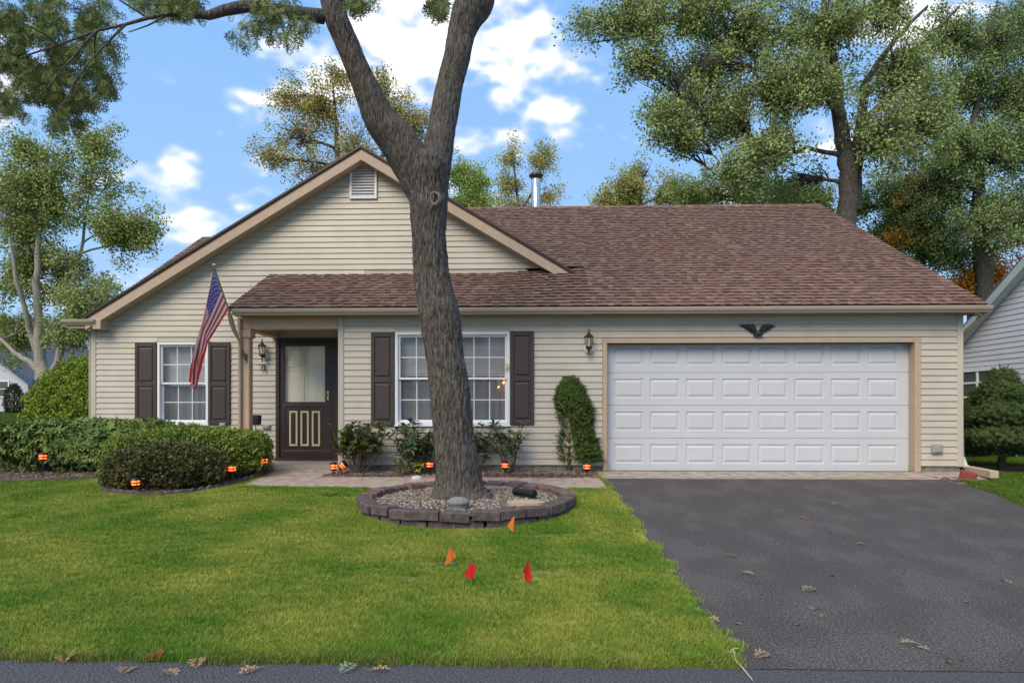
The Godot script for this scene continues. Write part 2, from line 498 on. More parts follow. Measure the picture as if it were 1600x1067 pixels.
func make_ground() -> void:
	var g := MB.new()
	var ds := [-160.0, 3.8, 10.6, 15.0, 63.4, 260.0]
	for i in ds.size() - 1:
		var a: float = ds[i]
		var b: float = ds[i + 1]
		g.quad(Vector3(-260, gy(a) - .004, -a), Vector3(260, gy(a) - .004, -a), Vector3(260, gy(b) - .004, -b), Vector3(-260, gy(b) - .004, -b))
	structure("lawn", g.mesh(), M.soil)
	structure("street", sheet(PackedVector2Array([Vector2(-120, -5.2), Vector2(120, -5.2), Vector2(120, 3.80), Vector2(-120, 3.80)]), .002).mesh(), M.street)
	P_drive = px([[936, 744], [962, 779], [990, 815], [1018, 848], [1047, 895], [1075, 940], [1108, 985], [1140, 1015], [1146, 1034]])
	P_drive.append_array(PackedVector2Array([Vector2(1.18, 3.795), Vector2(5.6, 3.795), Vector2(8.2, 3.795), Vector2(8.0, 5.2)]))
	P_drive.append_array(px([[1640, 815], [1600, 791], [1545, 768], [1508, 757], [1488, 744]]))
	structure("driveway", sheet(P_drive, .006).mesh(), M.asphalt)
	P_apron = PackedVector2Array([at(930, 737, 10.69).x * Vector2.RIGHT + Vector2(0, 10.69), Vector2(6.84, 10.69), Vector2(6.80, 10.02), Vector2(1.03, 10.02), Vector2(1.03, 10.69)])
	P_apron.remove_at(0)
	structure("garage_apron", slab(P_apron, .018).mesh(), M.concrete)
	P_walk = px([[430, 762], [380, 760], [428, 738]])
	P_walk.append_array(PackedVector2Array([Vector2(-4.35, 10.9), Vector2(-4.35, 12.1), Vector2(-3.2, 12.1), Vector2(-3.2, 10.55)]))
	P_walk.append_array(px([[500, 748], [700, 748], [937, 749.5], [949, 765], [700, 766]]))
	structure("walkway", slab(P_walk, .022).mesh(), M.concrete)
	P_bed_left = px([[-60, 754], [60, 752], [148, 749], [156, 768], [200, 774], [255, 775], [310, 769], [370, 757], [418, 741]])
	P_bed_left.append_array(PackedVector2Array([Vector2(-4.42, 10.6), Vector2(-4.42, 12.1), Vector2(-9.3, 12.1)]))
	structure("hedge_bed", sheet(P_bed_left, .012).mesh(), M.mulch)
	P_bed_right = px([[503, 748], [700, 749], [934, 750]])
	P_bed_right.append_array(PackedVector2Array([Vector2(1.03, 10.68), Vector2(-3.2, 10.68)]))
	structure("window_bed", sheet(P_bed_right, .014).mesh(), M.mulch)
	var bare := PackedVector2Array()   # patch of bare earth round the spruce at the garage corner
	for k in 18:
		var a := TAU * k / 18
		bare.append(Vector2(8.0 + cos(a) * 1.25 * (1.0 + .12 * sin(3 * a)), 11.25 + sin(a) * .78))
	structure("bare_earth", sheet(bare, .006).mesh(), M.mulch)
	for e in [[845, 897, .26, .17, 1], [690, 882, .30, .15, 2], [574, 770, .34, .22, 3], [868, 838, .34, .10, 4], [640, 906, .22, .08, 5], [1010, 838, .10, .30, 6]]:
		var c := gnd(e[0], e[1])
		var nz := noise(1.0, e[4], 3)
		var patch := PackedVector2Array()
		for k in 26:
			var a := TAU * k / 26
			var r := 1.0 + nz.get_noise_2d(cos(a) * 1.6, sin(a) * 1.6) * .9
			patch.append(Vector2(c.x + cos(a) * e[2] * r, -c.z + sin(a) * e[3] * r))
		structure("bare_earth", sheet(patch, .001).mesh(), M.earth)
	structure("far_road", sheet(PackedVector2Array([Vector2(-60, 15.2), Vector2(-14.2, 15.2), Vector2(-13.4, 16.6), Vector2(-60, 16.6)]), .008).mesh(), M.street)

# ---------------------------------------------------------------- walls and siding
func holes_split(x0: float, x1: float, y0: float, y1: float, holes: Array) -> Array:   # rectangles left when the holes [x0, x1, y0, y1] are cut out
	var xs := [x0, x1]
	for h in holes:
		for x in [h[0], h[1]]:
			if x > x0 and x < x1: xs.append(x)
	xs.sort()
	var out := []
	for i in xs.size() - 1:
		if xs[i + 1] - xs[i] < .0005: continue
		var mid: float = (xs[i] + xs[i + 1]) * .5
		var ys := []
		for h in holes:
			if mid > h[0] and mid < h[1]: ys.append([h[2], h[3]])
		ys.sort_custom(func(a, b): return a[0] < b[0])
		var y := y0
		for k in ys:
			if k[0] > y: out.append([xs[i], xs[i + 1], y, minf(k[0], y1)])
			y = maxf(y, k[1])
		if y < y1: out.append([xs[i], xs[i + 1], y, y1])
	return out

func wall_core(mb: MB, x0: float, x1: float, y0: float, y1: float, d: float, holes: Array, thick := .14) -> void:
	for r in holes_split(x0, x1, y0, y1, holes):
		mb.box(Vector3(r[0], r[2], -d - thick), Vector3(r[1], r[3], -d))

func board(xa: float, xb: float, xc: float, xd: float, y0: float, y1: float, d: float) -> ArrayMesh:   # one course: bottom from xa to xb, top from xc to xd
	var mb := MB.new()
	var f := -d + .019
	var b := -d + .0005
	var t := -d + .0025
	mb.hexa([Vector3(xa, y0, b), Vector3(xb, y0, b), Vector3(xb, y0, f), Vector3(xa, y0, f), Vector3(xc, y1, b), Vector3(xd, y1, b), Vector3(xd, y1, t), Vector3(xc, y1, t)])
	return mb.mesh()

const EXPO := .1030
func clad(wall: Node3D, x0: float, x1: float, y0: float, y1: float, d: float, holes: Array) -> void:
	var y := y0
	while y < y1 - .01:
		var t := minf(y + EXPO, y1)
		var cut := []
		for h in holes:
			if h[2] < t - .004 and h[3] > y + .004: cut.append([h[0], h[1]])
		cut.sort_custom(func(a, b): return a[0] < b[0])
		var x := x0
		for k in cut:
			if k[0] > x + .005: part("siding_board", board(x, k[0], x, k[0], y, t - .0015, d), M.siding, wall)
			x = maxf(x, k[1])
		if x1 > x + .005: part("siding_board", board(x, x1, x, x1, y, t - .0015, d), M.siding, wall)
		y = t

func bar(called: String, a: Vector3, b: Vector3, m: Material, parent: Node3D, ch := .006) -> MeshInstance3D:
	var mb := MB.new()
	mb.cbox(a, b, ch)
	return part(called, mb.mesh(), m, parent)

# ---------------------------------------------------------------- shingled roofs
var shingle_unit: ArrayMesh
var thick_unit: ArrayMesh
func shingle_shape(hb: float) -> ArrayMesh:   # x 0..1, y up the slope 0..0.19, z out of the roof
	var mb := MB.new()
	mb.hexa([Vector3(0, 0, 0), Vector3(1, 0, 0), Vector3(1, .19, 0), Vector3(0, .19, 0), Vector3(0, 0, hb), Vector3(1, 0, hb), Vector3(1, .19, .003), Vector3(0, .19, .003)])
	mb.col = Color(.18, .16, .16)   # asphalt cut edge, coloured dark to paint in the shadow line of each row
	mb.quad(Vector3(0, -.0008, 0), Vector3(1, -.0008, 0), Vector3(1, -.0008, hb), Vector3(0, -.0008, hb))
	return mb.mesh()

func shingle_roof(roof: Node3D, y0: float, d0: float, d1: float, slope: float, left: Callable, right: Callable, singles: int, skip_rows := 0, twist := 0.0) -> int:
	var len := (d1 - d0) * sqrt(1.0 + slope * slope)
	var along := Vector3(0, slope, -1).normalized()
	var out := Vector3(0, 1, slope).normalized()
	var rows := int(len / .145)
	var rest := MB.new()
	var made := 0
	for r in rows + 1:
		var s0 := r * .145
		var d := d0 + s0 * -along.z
		var xl: float = left.call(d)
		var xr: float = right.call(d)
		if xr - xl < .03: continue
		var x := xl
		var thick := rng.randf() < .5
		while x < xr - .01:
			var w := rf(.06, .16)
			if xr - x - w < .05: w = xr - x
			var o := Vector3(x, y0 + (d - d0) * slope, -d) + along * (rf(-.004, .004) if r else 0.0)
			o.y += twist * (d - d0) * smoothstep(-.9, .95, x + w * .5)
			var tone := (rng.randi_range(0, 5) if rng.randf() < .8 else (1 if thick else 0))
			var hb := .023 if thick else .015
			var l := minf(.19, len - s0)
			if made < singles and r >= skip_rows:
				var mi := local("shingle", thick_unit if thick else shingle_unit, M.shingle[tone], roof)
				mi.transform = Transform3D(Basis(Vector3(w - .003, 0, 0), along, out), o)
				made += 1
			elif l > .03:
				rest.col = SHINGLE_TONES[tone] * 1.4
				var e := Vector3(w - .003, 0, 0)
				var k := along * l
				rest.hexa([o, o + e, o + e + k, o + k, o + out * hb, o + e + out * hb, o + e + k + out * .003, o + k + out * .003])
				rest.col = Color(.030, .020, .018)  # dark asphalt edge, also paints the shadow lines between rows
				var eb := along * -.0008
				rest.quad(o + eb, o + e + eb, o + e + out * hb + eb, o + out * hb + eb)
			x += w
			thick = not thick if rng.randf() < .8 else thick
	if rest.v.size():
		var o := part("upper_shingles", rest.mesh(), M.shingles, roof)
		o.set_meta("kind", "stuff")
	return made

# ---------------------------------------------------------------- windows, shutters, doors
func sash(w: Node3D, x0: float, x1: float, y0: float, y1: float, d: float, cols: int, rows: int) -> void:
	var r := .034
	for k in [[x0, x1, y0, y0 + r], [x0, x1, y1 - r, y1], [x0, x0 + r, y0 + r, y1 - r], [x1 - r, x1, y0 + r, y1 - r]]:
		bar("sash_rail", Vector3(k[0], k[2], -d - .03), Vector3(k[1], k[3], -d), M.vinyl, w, .004)
	var gx0 := x0 + r
	var gw := x1 - x0 - 2 * r
	var gy0 := y0 + r
	var gh := y1 - y0 - 2 * r
	for i in range(1, cols):
		bar("muntin", Vector3(gx0 + gw * i / cols - .008, gy0, -d - .026), Vector3(gx0 + gw * i / cols + .008, gy0 + gh, -d - .019), M.vinyl, w, .002)
	for i in range(1, rows):
		bar("muntin", Vector3(gx0, gy0 + gh * i / rows - .008, -d - .0255), Vector3(gx0 + gw, gy0 + gh * i / rows + .008, -d - .0195), M.vinyl, w, .002)
	var g := MB.new()
	g.quad(Vector3(gx0 - .005, gy0 - .005, -d - .0115), Vector3(gx0 + gw + .005, gy0 - .005, -d - .0115), Vector3(gx0 + gw + .005, gy0 + gh + .005, -d - .0115), Vector3(gx0 - .005, gy0 + gh + .005, -d - .0115))
	part("pane", g.mesh(), M.glass, w)

func window_unit(w: Node3D, x0: float, x1: float, y0: float, y1: float, d: float, drop: float) -> void:
	var mid := (y0 + y1) * .5
	sash(w, x0, x1, mid - .017, y1, d + .01, 3, 2)
	sash(w, x0, x1, y0, mid + .014, d + .045, 3, 2)
	var b := MB.new()
	var y := y1 - .03
	while y > y1 - drop:
		b.tbox(Transform3D(Basis(Vector3.RIGHT, .95), Vector3((x0 + x1) * .5, y, -d - .16)), Vector3(x1 - x0 - .03, .0015, .024))
		y -= .021
	b.box(Vector3(x0 + .015, y - .02, -d - .175), Vector3(x1 - .015, y, -d - .15))
	part("blind", b.mesh(), M.blind, w)
	var c := MB.new()
	var n := 60
	var p := []
	for i in n + 1:
		var f := i / float(n)
		p.append(Vector3(lerpf(x0 - .08, x1 + .08, f), 0, -d - .24 + .025 * sin(f * 42.0 + sin(f * 9.0) * 2.0)))
	for i in n:
		c.quad(p[i] + Vector3(0, y0 - .1, 0), p[i + 1] + Vector3(0, y0 - .1, 0), p[i + 1] + Vector3(0, y1, 0), p[i] + Vector3(0, y1, 0))
	c.smooth()
	part("curtain", c.mesh(), M.curtain, w)

func window_frame(w: Node3D, x0: float, x1: float, y0: float, y1: float, d: float, f := .05) -> void:
	for k in [[x0, x1, y1 - f, y1], [x0, x1, y0, y0 + f], [x0, x0 + f, y0 + f, y1 - f], [x1 - f, x1, y0 + f, y1 - f]]:
		bar("frame", Vector3(k[0], k[2], -d - .10), Vector3(k[1], k[3], -d + .032), M.vinyl, w, .005)
	bar("window_sill", Vector3(x0 - .01, y0 - .022, -d + .001), Vector3(x1 + .01, y0 - .001, -d + .05), M.vinyl, w, .004)
	bar("drip_cap", Vector3(x0 - .03, y1 + .001, -d + .001), Vector3(x1 + .03, y1 + .026, -d + .036), M.siding, w, .004)

func shutter(x0: float, x1: float, y0: float, y1: float, d: float) -> void:
	var s := bar("shutter", Vector3(x0, y0, -d + .016), Vector3(x1, y1, -d + .034), M.shutter, house, .003)
	var w := .058
	var mid := y0 + (y1 - y0) * .49
	for k in [[x0, x0 + w, y0, y1], [x1 - w, x1, y0, y1], [x0 + w, x1 - w, y0, y0 + .075], [x0 + w, x1 - w, y1 - .075, y1], [x0 + w, x1 - w, mid - .04, mid + .04]]:
		bar("rail", Vector3(k[0], k[2], -d + .033), Vector3(k[1], k[3], -d + .052), M.shutter, s, .006)
	for k in [[y0 + .10, mid - .065], [mid + .065, y1 - .10]]:
		var mb := MB.new()
		mb.cbox(Vector3(x0 + w + .022, k[0], -d + .028), Vector3(x1 - w - .022, k[1], -d + .050), .016)
		part("panel", mb.mesh(), M.shutter, s)

func pressed_panel(x0: float, x1: float, y0: float, y1: float, z: float) -> ArrayMesh:   # an embossed garage door panel that fills the hole x0..x1, y0..y1 of a face at z
	var mb := MB.new()
	var rings := [[0.0, 0.0], [.012, -.013], [.026, -.013], [.058, -.001]]
	for i in rings.size() - 1:
		var a: float = rings[i][0]
		var b: float = rings[i + 1][0]
		var za: float = z + rings[i][1]
		var zb: float = z + rings[i + 1][1]
		var p := [Vector3(x0 + a, y0 + a, za), Vector3(x1 - a, y0 + a, za), Vector3(x1 - a, y1 - a, za), Vector3(x0 + a, y1 - a, za)]
		var q := [Vector3(x0 + b, y0 + b, zb), Vector3(x1 - b, y0 + b, zb), Vector3(x1 - b, y1 - b, zb), Vector3(x0 + b, y1 - b, zb)]
		for j in 4: mb.quad(p[j], p[(j + 1) % 4], q[(j + 1) % 4], q[j])
	var e := .058
	mb.quad(Vector3(x0 + e, y0 + e, z - .001), Vector3(x1 - e, y0 + e, z - .001), Vector3(x1 - e, y1 - e, z - .001), Vector3(x0 + e, y1 - e, z - .001))
	return mb.mesh()

func make_house() -> void:
	house = thing("house", "beige sided one-storey house with brown shingle roof, dark shutters and white garage door", "house", Vector3(-.6, 0, -10.7))
	var A := 10.7
	var B := 12.15
	# openings: x0, x1, y0, y1
	var gar := [1.205, 6.087, -.1, 2.078]
	var winR := [-2.244, -.364, .755, 2.275]
	var winL := [at(246, 0, B).x, at(326, 0, B).x, .72, 2.263]
	var dr := [at(433, 0, B).x, -3.575, -.1, 2.325]
	var cornL := at(143, 0, B).x
	var cornR := 6.835
	var cin := -3.168
	# ---- gable geometry (rake plane in front of the wall)
	var ax := -3.11
	var ay := 5.785
	var k := .60
	# ---- front wall of the garage wing
	var wa := MB.new()
	wall_core(wa, cin + .002, cornR - .002, .10, 2.56, A, [gar, winR])
	wa.box(Vector3(cin + .002, .1, -B), Vector3(cin + .14, 2.56, -A - .141))
	wa.box(Vector3(cornR - .14, .1, -22.3), Vector3(cornR - .002, 2.56, -A - .141))
	wa.box(Vector3(cornL + .01, .1, -22.3), Vector3(cornR - .141, 2.56, -22.16))
	wa.box(Vector3(cornL + .002, .1, -22.159), Vector3(cornL + .14, 2.5, -B - .141))
	for t in [[10.9, 16.41, 22.3]]:   # gable triangle on the garage side
		for s in [-.002, -.14]:
			wa.tri(Vector3(cornR + s, 2.56, -10.75), Vector3(cornR + s, 2.56, -22.2), Vector3(cornR + s, 5.8, -16.41))
	var wall_a := part("garage_wing_wall", wa.mesh(), M.siding, house)
	clad(wall_a, cin + .085, cornR - .085, .115, 2.52, A, [[gar[0] - .075, gar[1] + .10, -1.0, gar[3] + .075], [winR[0], winR[1], winR[2] - .02, winR[3] + .02]])
	var fd := MB.new()
	wall_core(fd, cin + .02, cornR - .02, -.3, .115, A + .02, [gar])
	wall_core(fd, cornL + .02, cin + .3, -.3, .1, B + .02, [dr])
	part("foundation", fd.mesh(), M.foundation, house)
	# ---- front wall of the gabled wing
	var wb := MB.new()
	wall_core(wb, cornL + .002, cin + .3, .10, 2.47, B, [winL, dr])
	var top_in := ay - .20 - .02
	var yb := 3.0
	var xr_b := 1.6
	wb.hexa([Vector3(cornL + .002, 2.471, -B - .14), Vector3(xr_b, 2.471, -B - .14), Vector3(xr_b, 2.471, -B - .002), Vector3(cornL + .002, 2.471, -B - .002), Vector3(ax - .02, top_in - .05, -B - .14), Vector3(ax + .02, top_in - .05, -B - .14), Vector3(ax + .02, top_in - .05, -B - .002), Vector3(ax - .02, top_in - .05, -B - .002)])
	var wall_b := part("gabled_wing_wall", wb.mesh(), M.siding, house)
	clad(wall_b, cornL + .085, cin + .05, .10, .10 + 23 * EXPO, B, [[winL[0], winL[1], winL[2] - .02, winL[3] + .02], [dr[0] - .03, dr[1] + .5, -1.0, dr[3] + .03]])
	var y := .10 + 23 * EXPO
	while y < top_in - .03:
		var t := minf(y + EXPO, top_in - .02)
		var e := .21   # boards stop under the rake soffit
		var xl0 := maxf(cornL + .02, ax - (ay - e - y) / k)
		var xl1 := maxf(cornL + .02, ax - (ay - e - t) / k)
		var xr0 := ax + (ay - e - y) / k
		var xr1 := ax + (ay - e - t) / k
		if y < 3.50:
			xr0 = cin + .05
			xr1 = cin + .05
		part("siding_board", board(xl0, xr0, xl1, xr1, y, t - .0015, B), M.siding, wall_b)
		y += EXPO
	# ---- corner boards
	for c in [[cornR - .085, cornR + .012, A, .10, 2.53], [cin - .012, cin + .082, A, .06, 2.53], [cornL - .012, cornL + .085, B, .06, 2.50]]:
		bar("corner_board", Vector3(c[0], c[3], -c[2] - .08), Vector3(c[1], c[4], -c[2] + .024), M.siding, house)
	# ---- frieze and soffit under the front eave
	bar("frieze_board", Vector3(cin + .09, 2.44, -A + .002), Vector3(cornR - .09, 2.535, -A + .020), M.siding, house)
	bar("soffit", Vector3(-4.80, 2.536, -B + .03), Vector3(7.03, 2.552, -10.50), M.soffit, house, .002)
	bar("fascia", Vector3(-4.80, 2.51, -10.50), Vector3(7.03, 2.63, -10.475), M.trim, house, .003)
	# ---- roofs
	shingle_unit = shingle_shape(.015)
	thick_unit = shingle_shape(.023)
	var ey := 2.640
	var ed := 10.43
	var ridge := 16.41
	var sl := (6.007 - ey) / (ridge - ed)
	var psl := (3.5135 - ey) / (B - ed)
	var px1 := .95
	var deck := MB.new()
	var dn := Vector3(0, -.05, 0)
	var q := [Vector3(-4.88, ey - .004, -ed - .01), Vector3(px1, ey - .004, -ed - .01), Vector3(px1, ey + psl * (B - ed) - .004, -B), Vector3(-4.88, ey + psl * (B - ed) - .004, -B)]
	deck.hexa([q[0] + dn, q[1] + dn, q[2] + dn, q[3] + dn, q[0], q[1], q[2], q[3]])
	for e in 6:   # towards the garage the slope eases into the main roof
		var xa := -.9 + e * (px1 + .9) / 6.0
		var xb := -.9 + (e + 1) * (px1 + .9) / 6.0
		var ya := (sl - psl) * (B - ed) * smoothstep(-.9, .95, xa) - .006
		var yb2 := (sl - psl) * (B - ed) * smoothstep(-.9, .95, xb) - .006
		deck.quad(Vector3(xa, ey - .006, -ed - .02), Vector3(xb, ey - .006, -ed - .02), Vector3(xb, q[2].y + yb2, -B), Vector3(xa, q[2].y + ya, -B))
	var porch_roof := part("porch_roof", deck.mesh(), M.shingle[2], house)
	shingle_roof(porch_roof, ey, ed, B - .01, psl, func(_d): return -4.90, func(_d): return px1, 300, 0, sl - psl)
	deck = MB.new()
	q = [Vector3(px1 + .005, ey - .004, -ed - .01), Vector3(7.05, ey - .004, -ed - .01), Vector3(7.05, 6.003, -ridge), Vector3(px1 + .005, 6.003, -ridge)]
	deck.hexa([q[0] + dn * 2.5, q[1] + dn, q[2] + dn, q[3] + dn, q[0] + dn * .5, q[1], q[2], q[3]])
	q = [Vector3(px1, ey + sl * (B - .1 - ed) - .004, -B + .1), Vector3(px1, 6.003, -ridge), Vector3(-3.4, 6.003, -ridge)]
	deck.tri(q[0], q[1], q[2])
	q = [Vector3(-8.3, 2.55, -22.5), Vector3(7.05, 2.55, -22.5), Vector3(7.05, 6.003, -ridge), Vector3(-3.4, 6.003, -ridge)]   # rear slope
	deck.hexa([q[0] + dn, q[1] + dn, q[2] + dn, q[3] + dn, q[0], q[1], q[2], q[3]])
	var main_roof := part("main_roof", deck.mesh(), M.shingle[2], house)
	var val := func(d: float) -> float:
		var yy := ey + sl * (d - ed)
		if d < B - .06: return px1
		return minf(px1, ax + (ay - yy) / k - .12)
	shingle_roof(main_roof, ey, ed, ridge, sl, val, func(_d): return 7.07, 0)
	var cap := MB.new()
	var cx := -3.3
	while cx < 7.05:
		var w := minf(.145, 7.08 - cx)
		cap.col = SHINGLE_TONES[rng.randi_range(0, 5)] * 1.35
		var h0 := .022
		cap.hexa([Vector3(cx, 6.007 - .06, -ridge + .13), Vector3(cx + w, 6.007 - .06, -ridge + .13), Vector3(cx + w, 6.007 - .06, -ridge - .13), Vector3(cx, 6.007 - .06, -ridge - .13),
			Vector3(cx, 6.007 + h0, -ridge + .02), Vector3(cx + w - .004, 6.012 + h0, -ridge + .02), Vector3(cx + w - .004, 6.012 + h0, -ridge - .02), Vector3(cx, 6.007 + h0, -ridge - .02)])
		cx += w
	var cp := part("ridge_cap", cap.mesh(), M.shingles, main_roof)
	cp.set_meta("kind", "stuff")
	bar("rake_board", Vector3(7.04, 2.5, -10.45), Vector3(7.065, 2.62, -10.9), M.trim, house)
	var rk := MB.new()
	rk.hexa([Vector3(7.03, ey - .17, -ed - .05), Vector3(7.052, ey - .17, -ed - .05), Vector3(7.052, 5.84, -ridge), Vector3(7.03, 5.84, -ridge), Vector3(7.03, ey - .03, -ed - .05), Vector3(7.052, ey - .03, -ed - .05), Vector3(7.052, 5.98, -ridge), Vector3(7.03, 5.98, -ridge)])
	part("rake_board", rk.mesh(), M.trim, house)
	# lower roof behind the gable, its front slope shows beside the left rake
	var lx := -8.33
	var lsl := (5.343 - 2.66) / 4.4
	deck = MB.new()
	q = [Vector3(lx + .02, 2.655, -12.0), Vector3(lx + .04, 2.655, -12.0), Vector3(-3.6, 5.338, -16.4), Vector3(lx + .02, 5.338, -16.4)]
	deck.hexa([q[0] + dn, q[1] + dn, q[2] + dn, q[3] + dn, q[0], q[1], q[2], q[3]])
	q = [Vector3(lx + .02, 5.338, -16.4), Vector3(-3.6, 5.338, -16.4), Vector3(-3.6, 2.6, -21.0), Vector3(lx + .02, 2.6, -21.0)]
	deck.hexa([q[0] + dn, q[1] + dn, q[2] + dn, q[3] + dn, q[0], q[1], q[2], q[3]])
	var low_roof := part("rear_roof", deck.mesh(), M.shingle[2], house)
	shingle_roof(low_roof, 2.66, 12.0, 16.4, lsl, func(_d): return lx, func(d: float): return lx + .03 + (d - 12.0) * 1.03, 0)
	# the gable's own two slopes
	deck = MB.new()
	for s in [-1.0, 1.0]:
		var ex := lx + .12 if s < 0 else 1.05
		var yy := ay - absf(ex - ax) * k
		q = [Vector3(ax, ay - .012, -11.86), Vector3(ex, yy - .012, -11.86), Vector3(ex, yy - .012, -16.3), Vector3(ax, ay - .012, -16.3)]
		if s > 0:
			q[2] = Vector3(ex, yy - .012, -12.0)
		else:
			q[2] = Vector3(ex, yy - .012, -12.1)
		deck.hexa([q[0] + dn, q[1] + dn, q[2] + dn, q[3] + dn, q[0], q[1], q[2], q[3]])
	var gable_roof := part("gable_roof", deck.mesh(), M.shingle[2], house)
	for s in [-1.0, 1.0]:
		var ex := lx + .10 if s < 0 else .86
		var yy := ay - absf(ex - ax) * k
		var mb := MB.new()   # shingle edge along the rake
		mb.hexa([Vector3(ax, ay - .03, -11.84), Vector3(ex, yy - .03, -11.84), Vector3(ex, yy - .03, -11.96), Vector3(ax, ay - .03, -11.96), Vector3(ax, ay + .012, -11.84), Vector3(ex, yy + .012, -11.84), Vector3(ex, yy + .012, -11.96), Vector3(ax, ay + .012, -11.96)])
		part("shingle_edge", mb.mesh(), M.brown, gable_roof)
		mb = MB.new()
		var z0 := -11.87
		mb.hexa([Vector3(ax, ay - .245, z0 - .022), Vector3(ex, yy - .245, z0 - .022), Vector3(ex, yy - .245, z0), Vector3(ax, ay - .245, z0), Vector3(ax, ay - .034, z0 - .022), Vector3(ex, yy - .034, z0 - .022), Vector3(ex, yy - .034, z0), Vector3(ax, ay - .034, z0)])
		part("rake_board", mb.mesh(), M.trim, house)
		mb = MB.new()
		mb.hexa([Vector3(ax, ay - .235, -B + .004), Vector3(ex, yy - .235, -B + .004), Vector3(ex, yy - .235, z0 - .023), Vector3(ax, ay - .235, z0 - .023), Vector3(ax, ay - .215, -B + .004), Vector3(ex, yy - .215, -B + .004), Vector3(ex, yy - .215, z0 - .023), Vector3(ax, ay - .215, z0 - .023)])
		part("rake_soffit", mb.mesh(), M.soffit, house)
	# ---- gutters
	gutter(Vector3(-4.80, 2.615, -10.47), Vector3(7.09, 2.615, -10.47))
	gutter(Vector3(at(97, 0, 11.85).x, 2.655, -11.93), Vector3(at(147, 0, 11.85).x, 2.655, -11.93))
	var cr := at(146, 505, 11.9)
	bar("cornice_return", Vector3(cr.x, 2.48, -12.14), Vector3(cr.x + .15, 2.655, -11.86), M.trim, house)
	bar("soffit", Vector3(at(112, 0, 12).x, 2.50, -12.14), Vector3(cr.x, 2.545, -11.90), M.soffit, house, .003)
	# ---- downspouts
	spout([Vector3(6.86, 2.53, -10.44), Vector3(6.99, 2.50, -10.50), Vector3(6.99, 2.40, -10.56), Vector3(6.92, 2.22, -10.78), Vector3(6.90, 2.10, -10.86)], .034, M.gutter)
	spout([Vector3(6.90, 2.12, -10.86), Vector3(6.90, .22, -10.80)], .034, M.gutter)
	spout([Vector3(6.90, .24, -10.80), Vector3(6.905, .10, -10.72), Vector3(6.98, .03, -10.55)], .042, M.pvc)
	spout([at(126, 513, 12.02), at(130, 518, 12.08), at(138, 521, 12.12), at(141, 527, 12.16), at(141, 560, 12.18), Vector3(at(141, 560, 12.18).x, .1, -12.18)], .034, M.gutter)
	spout([Vector3(-4.80, 2.50, -10.66), Vector3(-4.80, .06, -10.66)], .026, M.trim)
	# ---- porch post and beams
	var p0 := at(374, 0, A).x
	var p1 := at(389, 0, A).x
	var post := bar("porch_post", Vector3(p0, 0, -A - .15), Vector3(p1, 2.33, -A), M.beam_glow_tint, house, .012)
	bar("cap_block", Vector3(p0 - .03, 2.19, -A - .18), Vector3(p1 + .03, 2.328, -A + .025), M.beam_glow_tint, post, .01)
	bar("base_block", Vector3(p0 - .02, 0.0, -A - .17), Vector3(p1 + .02, .16, -A + .02), M.trim, post, .01)
	bar("porch_beam", Vector3(p0 - .04, 2.329, -A - .16), Vector3(cin - .013, 2.534, -A + .012), M.beam_glow_tint, house, .008)
	bar("porch_beam", Vector3(p0 - .04, 2.33, -B + .02), Vector3(p0 + .12, 2.534, -A - .161), M.beam_glow_tint, house, .008)
	bar("porch_ceiling", Vector3(p0 + .121, 2.49, -B + .02), Vector3(cin, 2.53, -A - .161), M.siding, house, .004)
	bar("frieze_board", Vector3(dr[0] - .09, dr[3] + .028, -B + .002), Vector3(cin, 2.489, -B + .026), M.siding, house)
	# ---- gable vent
	var vx0 := at(546, 0, 12.12).x
	var vx1 := at(589, 0, 12.12).x
	var vy0 := at(0, 316.5, 12.12).y
	var vy1 := at(0, 261, 12.12).y
	var vb := MB.new()
	vb.box(Vector3(vx0 + .02, vy0 + .02, -B - .001), Vector3(vx1 - .02, vy1 - .02, -B + .004))
	var vn := part("gable_vent", vb.mesh(), M.siding, house)
	for e in [[vx0, vx1, vy1 - .045, vy1], [vx0, vx1, vy0, vy0 + .045], [vx0, vx0 + .045, vy0 + .045, vy1 - .045], [vx1 - .045, vx1, vy0 + .045, vy1 - .045]]:
		bar("frame", Vector3(e[0], e[2], -B + .003), Vector3(e[1], e[3], -B + .055), M.white, vn, .008)
	for i in 11:
		var yy := vy0 + .07 + i * (vy1 - vy0 - .14) / 10.0
		var mb := MB.new()
		mb.tbox(Transform3D(Basis(Vector3.RIGHT, .75), Vector3((vx0 + vx1) * .5, yy, -B + .026)), Vector3(vx1 - vx0 - .09, .006, .05))
		part("slat", mb.mesh(), M.white, vn)
	# ---- windows
	var wl := holder("window", house)
	window_frame(wl, winL[0], winL[1], winL[2], winL[3], B)
	window_unit(wl, winL[0] + .05, winL[1] - .05, winL[2] + .05, winL[3] - .05, B, .74)
	var wr := holder("window", house)
	var fl := MB.new()
	fl.cbox(Vector3(-1.345, winR[2] + .05, -A - .10), Vector3(-1.245, winR[3] - .05, -A + .028), .005)
	part("mullion", fl.mesh(), M.vinyl, wr)
	window_frame(wr, winR[0], winR[1], winR[2], winR[3], A)
	window_unit(wr, winR[0] + .05, -1.346, winR[2] + .05, winR[3] - .05, A, .62)
	window_unit(wr, -1.244, winR[1] - .05, winR[2] + .05, winR[3] - .05, A, .62)
	shutter(winL[0] - .415, winL[0] - .004, .725, 2.25, B)
	shutter(winL[1] + .004, winL[1] + .415, .725, 2.25, B)
	shutter(winR[0] - .388, winR[0] - .004, .745, 2.262, A)
	shutter(winR[1] + .004, winR[1] + .388, .765, 2.28, A)
	# ---- garage door
	var gz := -A - .16
	var gb := MB.new()
	gb.box(Vector3(gar[0] - .1, -.02, gz - .10), Vector3(gar[1] + .1, 2.2, gz - .05))
	var gd := part("garage_door", gb.mesh(), M.door_white, house)
